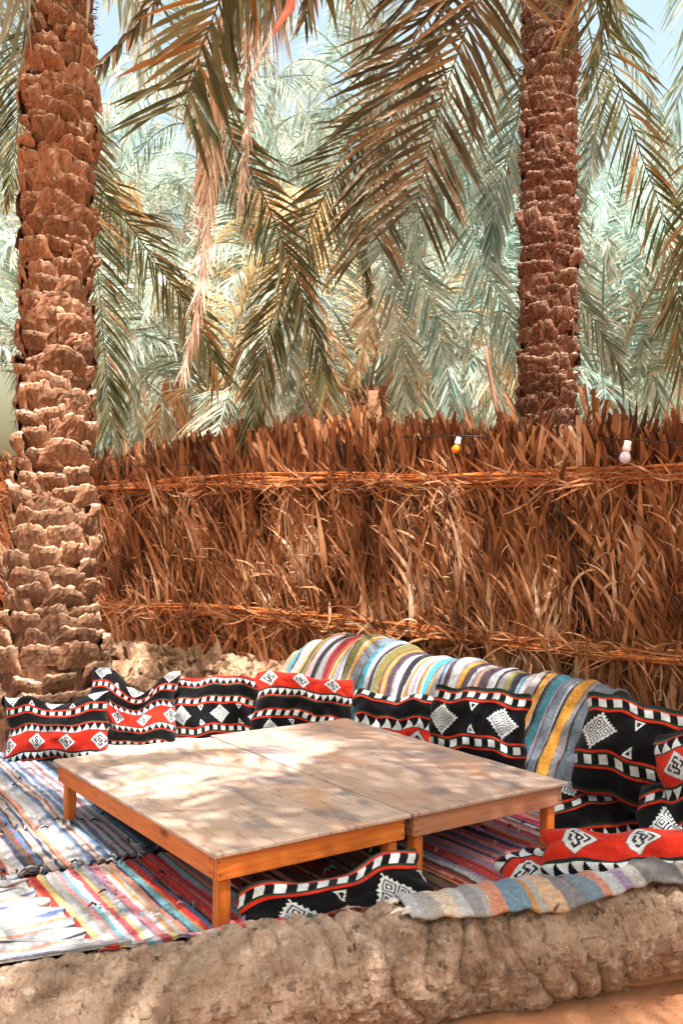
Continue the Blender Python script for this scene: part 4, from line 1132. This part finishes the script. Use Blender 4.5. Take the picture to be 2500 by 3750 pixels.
# ================================================================== cushions
K_BLK, K_RED, K_GRN, K_WHT, K_NVY = (12, 11, 15), (184, 42, 26), (24, 52, 34), (194, 198, 200), (30, 34, 52)
KEY = np.array([[int(c) for c in row] for row in (
    "111111111", "100010001", "101110101", "101000101", "111010111", "101000101", "101011101", "100010001", "111111111")])
BANDS = [('motif', .250), ('red', .016), ('green', .012), ('check', .050), ('green', .012), ('red', .014), ('black', .110), ('green', .014), ('red', .012), ('tri', .072),
         ('navy', .008), ('redband', .215), ('navy', .006), ('green', .012), ('trid', .072), ('red', .012), ('green', .014), ('black', .110), ('green', .014), ('red', .014), ('check', .050), ('green', .012), ('red', .016)]
PERIOD = sum(b for _, b in BANDS)
def tri_wave(x): return np.abs((x % 1) * 2 - 1)
def weave(u, v, v0, u0=0.0, asp=1.35):
    """woven pattern: u across (0..1), v down the cloth (in cushion heights)"""
    x = (u + u0) * asp
    vv = (v + v0) % PERIOD
    out = np.tile(np.array(lin(K_BLK)), (len(u), 1))
    e = 0.0
    for kind, h in BANDS:
        m = (vv >= e) & (vv < e + h)
        if m.any():
            q = (vv[m] - e) / h; xx = x[m]
            c = np.tile(np.array(lin(K_BLK)), (m.sum(), 1))
            if kind == 'red': c[:] = lin(K_RED)
            elif kind == 'green': c[:] = lin(K_GRN)
            elif kind == 'navy': c[:] = lin(K_NVY)
            elif kind == 'check': c[(xx / .095) % 1 < .52] = lin(K_WHT)
            elif kind in ('tri', 'trid'):
                qq = q if kind == 'tri' else 1 - q
                w_ = tri_wave(xx / .078)
                c[w_ < qq * .92] = lin(K_WHT)
            elif kind == 'redband':
                c[:] = lin(K_RED)
                cell = .345; dx = ((xx / cell) % 1 - .5) * cell / (h * .47); dy = (q - .5) * 2 * 1.06
                d = np.abs(dx) + np.abs(dy)
                c[d < 1.0] = lin(K_NVY); c[d < .95] = lin(K_WHT)
                p = (dx + dy); s = (dx - dy)
                gi = np.clip(((p / .84 + 1) / 2 * 9).astype(int), 0, 8); gj = np.clip(((s / .84 + 1) / 2 * 9).astype(int), 0, 8)
                ins = (np.abs(p) < .84) & (np.abs(s) < .84)
                c[ins & (KEY[gi, gj] == 0)] = lin(K_NVY)
            elif kind == 'motif':
                cell = .46; ph = xx / cell; dx = (ph % 1 - .5) * cell / (h * .5); dy = (q - .5) * 2
                p = dx + dy; s = dx - dy
                lim = .82
                zig = .16 * (1 - tri_wave(s * 3.4 + .5)); zig2 = .16 * (1 - tri_wave(p * 3.4 + .5))
                body = (np.abs(p) < lim + zig) & (np.abs(s) < lim + zig2)
                c[body] = lin(K_WHT)
                rr = np.maximum(np.abs(np.abs(p) - .38), np.abs(np.abs(s) - .38))
                ring = body & (((rr > .26) & (rr < .335)) | ((rr > .09) & (rr < .165)))
                c[ring] = lin(K_BLK)
                dx2 = ((ph + .5) % 1 - .5) * cell / (h * .5)
                for sgn in (-1, 1):
                    ty = (dy * sgn + .92) / .52            # hollow triangles between the medallions
                    t_in = (ty > 0) & (ty < 1) & (np.abs(dx2) < .26 * (1 - ty))
                    c[t_in] = lin(K_WHT)
                    ty2 = (dy * sgn + .84) / .30
                    c[(ty2 > 0) & (ty2 < 1) & (np.abs(dx2) < .13 * (1 - ty2))] = lin(K_BLK)
            out[m] = c
        e += h
    return out
def cushion(label, center, normal_yaw, lean, roll=0.0, W=.64, H=.48, T=.085, v0=0.0, u0=0.0, dip=0.0, dipx=0.0, bend=0.0, seed=0, flip=False, ears=.05, nu=190, nv=145, vscale=1.0, wrinkle=1.0, corner=-.05):
    """soft stuffed cushion; normal_yaw = compass of the face (0 = towards -y), lean = tilt back from upright"""
    r = random.Random(seed)
    def build(nu, nv, sgn):
        u = np.linspace(-1, 1, nu); v = np.linspace(-1, 1, nv)
        u = np.sign(u) * np.abs(u) ** .9; v = np.sign(v) * np.abs(v) ** .9
        U, Vv = np.meshgrid(u, v, indexing='ij'); U = U.ravel(); Vv = Vv.ravel()
        x = U * W / 2 * (1 - ears * (1 - Vv ** 2) + corner * np.abs(Vv) ** 8) + .012 * np.sin(Vv * 4.2 + seed * 1.7) + .005 * np.sin(Vv * 11 + seed)
        y = Vv * H / 2 * (1 - ears * (1 - U ** 2) + corner * np.abs(U) ** 8) + .012 * np.sin(U * 4.0 + seed * 2.3) + .006 * np.sin(U * 10 + seed * .7)
        th_ = T * ((1 - np.abs(U) ** 2.6) ** .55) * ((1 - np.abs(Vv) ** 2.6) ** .55)
        wr = np.zeros_like(U)
        for i in range(len(U)):
            q = Vector((U[i] * 1.4, Vv[i] * 1.1, seed * 3.7 + (5 if sgn < 0 else 0)))
            wr[i] = noise.noise(q * 1.3) * .35 + noise.noise(q * 3.0) * .16
        # tension folds running in from the corners
        fold = .5 * np.sin((U * 7 + Vv * 5) * 1.6 + seed) * np.clip(np.abs(U) * np.abs(Vv) * 2, 0, 1)
        th_ = th_ * (1 + wrinkle * (wr + .16 * fold))
        z = sgn * th_
        # cloth wraps over the edges, so the pattern runs on a little
        C = weave((U * (.5) + .5), (.5 - .5 * Vv) * vscale, v0, u0, W / H * vscale) if sgn > 0 else weave(U * .5 + .5, (.5 + .5 * Vv) * vscale, v0 + .4, u0 + .2, W / H * vscale)
        topw = ((Vv + 1) / 2)
        y = y - dip * np.exp(-((U - dipx) / .42) ** 2) * topw ** 1.4
        z = z + bend * (Vv ** 2) * .5 + .02 * np.sin(U * 2 + seed)
        if dip: z = z + .25 * dip * np.exp(-((U - dipx) / .42) ** 2) * topw * sgn * 0
        return np.stack([x, y, z], 1), grid_faces(nu, nv) if sgn > 0 else grid_faces(nu, nv)[:, ::-1], C
    A = build(nu, nv, 1); B = build(56, 44, -1)
    V = np.concatenate([A[0], B[0]]); F = np.concatenate([A[1], B[1] + len(A[0])]); C = np.concatenate([A[2], B[2]])
    # local frame: x = width, y = up the face, z = face normal
    if flip: V[:, 1] *= 1
    rot = Matrix.Rotation(normal_yaw, 4, 'Z') @ Matrix.Rotation(math.pi / 2 - lean, 4, 'X') @ Matrix.Rotation(roll, 4, 'Z')
    me = mesh('cushion', V, F, M['pillow'], True, C)
    o = put('cushion', me, None, center)
    o.rotation_euler = rot.to_euler()
    return tag(o, label, 'cushion')
yaw = lambda nx, ny: math.atan2(nx, -ny)
# left row, against the palm and the dead log
cushion('red and black woven cushion with slumped top, leftmost, at the foot of the thick palm', at(132, 1672, 6.42), yaw(.05, -1), R(17), R(3), .68, .46, .14, v0=.13, u0=.10, dip=.08, dipx=.05, seed=1, vscale=.78, corner=.02)
cushion('woven cushion with peaked corners and narrow wavy red band, second from the left', at(306, 1628, 6.68), yaw(.05, -1), R(14), R(-2), .60, .53, .14, v0=.07, u0=.06, dip=.13, dipx=.12, seed=2, vscale=1.05, wrinkle=1.5, corner=.03)
cushion('woven cushion mostly black with thin red top edge, third from the left', at(492, 1626, 6.90), yaw(.0, -1), R(20), R(2), .66, .46, .13, v0=.74, u0=.02, seed=3, vscale=.78)
cushion('woven cushion with broad red top band of three white diamonds, behind the table', at(697, 1624, 6.72), yaw(.12, -1), R(24), R(-6), .70, .46, .14, v0=.575, u0=.03, seed=4, vscale=.70)
cushion('low black woven cushion with white triangles behind the far table corner', at(905, 1654, 6.52), yaw(-.05, -1), R(34), R(-4), .58, .40, .11, v0=.262, u0=.05, seed=5, dip=.02, vscale=.42)
# right row, against the striped blanket
cushion('black woven cushion with white medallions, upright left of the hanging blanket end', at(1096, 1674, 6.0), yaw(-.28, -1), R(18), R(-3), .62, .52, .13, v0=.985, u0=.15, seed=6, vscale=.62)
cushion('large black woven cushion with white medallions, upright right of the hanging blanket end', at(1462, 1728, 4.98), yaw(-.42, -1), R(22), R(-8), .62, .54, .13, v0=.985, u0=.16, seed=7, vscale=.62)
cushion('black and red cushion lying flat in front of the large black one', at(1385, 1866, 5.1), yaw(.25, -1), R(64), R(-4), .62, .44, .085, v0=.04, u0=.12, seed=8, vscale=.50)
cushion('woven cushion with red band cut off by the right picture edge', at(1652, 1790, 4.5), yaw(-.75, -1), R(18), R(14), .56, .50, .10, v0=.42, u0=.0, seed=9, vscale=.7)
cushion('red and black woven cushion at the right edge, resting low beside the runner', at(1590, 1890, 4.55), yaw(-.5, -1), R(50), R(8), .5, .4, .08, v0=.93, u0=.1, seed=10, vscale=.45)
# front cushions on and behind the front log
cushion('red cushion with white diamonds lying on the runner over the front log', at(1472, 1972, 3.92), yaw(-.22, -1), R(48), R(4), .80, .25, .11, v0=.562, u0=.0, seed=11, vscale=.33)
cushion('small red cushion corner with white triangles tucked behind the red diamond cushion', at(1225, 2003, 4.1), yaw(-.15, -1), R(66), R(8), .30, .24, .07, v0=.46, u0=.1, seed=12, nu=110, nv=90, vscale=.3)
cushion('black cushion with a row of white checks, between near table and front log', at(778, 2068, 3.72), yaw(.32, -1), R(44), R(6), .76, .26, .085, v0=1.0, u0=.03, seed=13, vscale=.31, dip=.03, dipx=-.1)

# thin white mattress under the left cushions
def pad():
    na, nb = 80, 30; V = []
    A, B = at(180, 1740, 6.35), at(820, 1690, 6.75); A.z = B.z = 0
    D = (B - A); ln = D.length; D.normalize(); S = Vector((-D.y, D.x, 0))
    for i in range(na):
        for j in range(nb):
            u = i / (na - 1) * 2 - 1; v = j / (nb - 1) * 2 - 1
            e = ((1 - abs(u) ** 14) ** .5) * ((1 - abs(v) ** 8) ** .5)
            p = A + D * (u + 1) / 2 * ln + S * (v * .33 + .12) + Vector((0, 0, .025 + .055 * e + .008 * noise.noise((u * 8, v * 4, 0))))
            V.append(p - A)
    F = grid_faces(na, nb)
    C = np.tile(np.array(lin((206, 200, 196))), (len(V), 1))
    o = put('floor_mattress', mesh('floor_mattress', [tuple(v) for v in V], F, M['pillow'], True, C), None, A)
    tag(o, 'thin white mattress edge showing under the left cushions', 'mattress')
pad()

# ================================================================== string lights
def lathe(prof, n=20):
    V, F = [], []
    for r_, z in prof:
        for k in range(n): V.append((r_ * math.cos(2 * math.pi * k / n), r_ * math.sin(2 * math.pi * k / n), z))
    for i in range(len(prof) - 1):
        for k in range(n): F.append((i * n + k, i * n + (k + 1) % n, (i + 1) * n + (k + 1) % n, (i + 1) * n + k))
    F.append(tuple(range(n))); F.append(tuple((len(prof) - 1) * n + k for k in range(n)))
    return V, F
def bulb(pos, tilt, label, gcol, sz):
    m, t, b, _ = node_mat('bulb_glass'); b.inputs['Base Color'].default_value = L4(gcol); b.inputs['Roughness'].default_value = .25
    root = thing('light_bulb', label, 'bulb', pos); root.rotation_euler = tilt; root.scale = (sz,) * 3
    v, f = lathe([(.012, .052), (.020, .05), (.021, .03), (.024, .012), (.026, -.004), (.024, -.008)])
    put('socket', mesh('socket', v, f, M['white_plastic']), root)
    v, f = lathe([(.018, -.0085), (.022, -.02), (.030, -.034), (.034, -.05), (.032, -.066), (.022, -.08), (.008, -.086)])
    put('globe', mesh('globe', v, f, m), root)
    return root
b1 = at(1050, 1018, 7.28); b2 = at(1438, 1032, 6.46)
bulb(b1, (0, R(14), 0), 'orange light bulb in a white socket hanging at the fence top', (226, 130, 24), .9)
bulb(b2, (R(4), R(9), 0), 'clear white light bulb in a white socket hanging at the right end of the fence', (206, 204, 222), 1.1)
def cable():
    pts = [at(0, 1080, 10.9), at(230, 1072, 9.9), at(420, 1068, 9.3), at(600, 1050, 8.8), at(760, 1022, 8.3), at(900, 1005, 7.9), b1 + Vector((.012, 0, .053)), at(1180, 1004, 7.3), at(1320, 1012, 6.95), b2 + Vector((.012, 0, .066)), at(1568, 1020, 6.3)]
    P, _ = catmull(pts, 90)
    v, f = sweep([p - P[0] for p in P], .005, 6)
    tag(put('light_cable', mesh('light_cable', v, f, M['cable']), None, P[0]), 'thin dark cable strung along the top of the fence carrying the bulbs', 'cable')
cable()
# faded red ribbon hanging near the lens, top centre
def ribbon():
    m = plain('faded_red_tape', [(.3, (176, 84, 62)), (.7, (206, 150, 134))], 6, .6, .2, 40)
    m2 = plain('pale_string', [(.3, (214, 196, 188)), (.7, (232, 220, 214))], 6, .8, .2, 40)
    pts = [at(690, -120, 3.2), at(665, 0, 3.2), at(628, 70, 3.2), at(606, 110, 3.2), at(570, 185, 3.2)]
    P, _ = catmull(pts, 30)
    v, f = sweep([p - P[0] for p in P], .0035, 6)
    o = put('hanging_string', mesh('hanging_string', v, f, m2), None, P[0])
    tag(o, 'pale string with a faded red tape end hanging at the top centre', 'string')
    V = []
    for i, (xd, yd, w_) in enumerate([(664, -30, 10), (668, 5, 10), (664, 22, 12), (650, 40, 8), (636, 62, 5), (628, 76, 3)]):
        c = at(xd, yd, 3.19) - P[0]; ww = w_ * .0011 * 3.2 / 2.4
        V += [c + Vector((-ww, 0, .002)), c + Vector((0, -.004, 0)), c + Vector((ww, .002, -.002))]
    F = []
    for i in range(5): F += [(i * 3, i * 3 + 1, i * 3 + 4, i * 3 + 3), (i * 3 + 1, i * 3 + 2, i * 3 + 5, i * 3 + 4)]
    t_ = put('tape', mesh('tape', [tuple(q) for q in V], F, m), o)
    t_.modifiers.new('t', 'SOLIDIFY').thickness = .001
ribbon()
# dead leaf scraps lying on the mats
def scraps():
    r = random.Random(12)
    shapes = []
    for k in range(5):
        ln = r.uniform(.02, .05); w_ = r.uniform(.003, .008)
        V = [(0, -w_, .004), (0, w_, .004), (ln * .5, -w_ * .8, .010 * r.random() + .004), (ln * .5, w_ * .8, .009), (ln, 0, .004)]
        shapes.append(mesh('leaf_scrap', V, [(0, 1, 3, 2), (2, 3, 4)], M['thatch'], True, np.full((5, 3), r.uniform(.0, .6))))
    for xd, yd in ((110, 2085), (160, 2010), (118, 1966), (265, 2050), (205, 2105), (300, 1985), (60, 1955), (330, 2040), (150, 1850), (232, 2078), (1200, 2010), (1130, 2030), (1085, 1975), (1180, 1930)):
        p = onz(xd, yd, .022)
        tag(put('leaf_scrap', shapes[r.randrange(5)], None, p, (0, 0, r.uniform(0, 6))), 'tiny dry leaf scrap lying on the striped mats', 'leaf scrap', 'leaf scraps on the mats')
scraps()

def tufts(mat_obj, n, region, seed, cols_):
    r = random.Random(seed); V, F, C = [], [], []
    for _ in range(n):
        x, y = region(r)
        p = Vector((x, y, .03)) - Vector(mat_obj.location)
        a = r.uniform(0, 6.3); ln = r.uniform(.015, .05); d = Vector((math.cos(a), math.sin(a), 0))
        pts = [p, p + d * ln * .5 + Vector((0, 0, r.uniform(.004, .014))), p + d * ln + Vector((r.uniform(-.01, .01), r.uniform(-.01, .01), -.004))]
        v, f = sweep(pts, [.005, .006, .002], 5); o = len(V)
        V += v; F += [tuple(i + o for i in q) for q in f]; C += [lin(r.choice(cols_))] * len(v)
    ob = put('rag_tuft', mesh('rag_tuft', [tuple(v) for v in V], F, M['rag'], True, np.array(C)), mat_obj); ob['kind'] = 'stuff'
seam = lambda r: tuple(loc2(r.uniform(-1.6, 1.6), r.gauss(.02, .03)))
tufts(bl, 120, seam, 1, [NAVY, BLK, BRN, GREY, PALE])
tufts(bl, 90, lambda r: tuple(loc2(r.uniform(-1.4, .9), .62 + r.gauss(0, .05))), 2, [NAVY, BLK, BLUE, (60, 50, 50), SALM])
tufts(bl, 120, lambda r: tuple(loc2(r.uniform(-1.8, 2.8), r.uniform(.05, 2.2))), 3, [NAVY, BLK, BRN, WHITE, SALM])
tufts(rm, 120, lambda r: tuple(loc2(r.uniform(.2, 3.4), r.uniform(-.75, -.02))), 4, [BLK, DKRED, WHITE, PINK, TEAL])

# grit and dry scraps on the sand in front of the log
def grit():
    r = random.Random(77); V, F = [], []
    for _ in range(900):
        x = r.uniform(-1.5, 2.6); y = r.uniform(2.2, 3.9); sz = r.uniform(.002, .009) * (1 if r.random() < .93 else 2)
        z = -.22 + .025 * noise.noise((x * 1.3, y * 1.3, 0)) + .012 * noise.noise((x * 5, y * 5, 3)) + sz * .3
        o = len(V)
        for k in range(5):
            a = k * 1.257 + r.uniform(-.3, .3); V.append((x + math.cos(a) * sz * r.uniform(.7, 1.5), y + math.sin(a) * sz, z - sz * .3))
        V.append((x, y, z + sz * r.uniform(.3, .7)))
        for k in range(5): F.append((o + k, o + (k + 1) % 5, o + 5))
    ob = put('grit', mesh('grit', V, F, M['log'], False)); ob['kind'] = 'stuff'; ob['label'] = 'small stones and crumbs on the sand before the log'
grit()
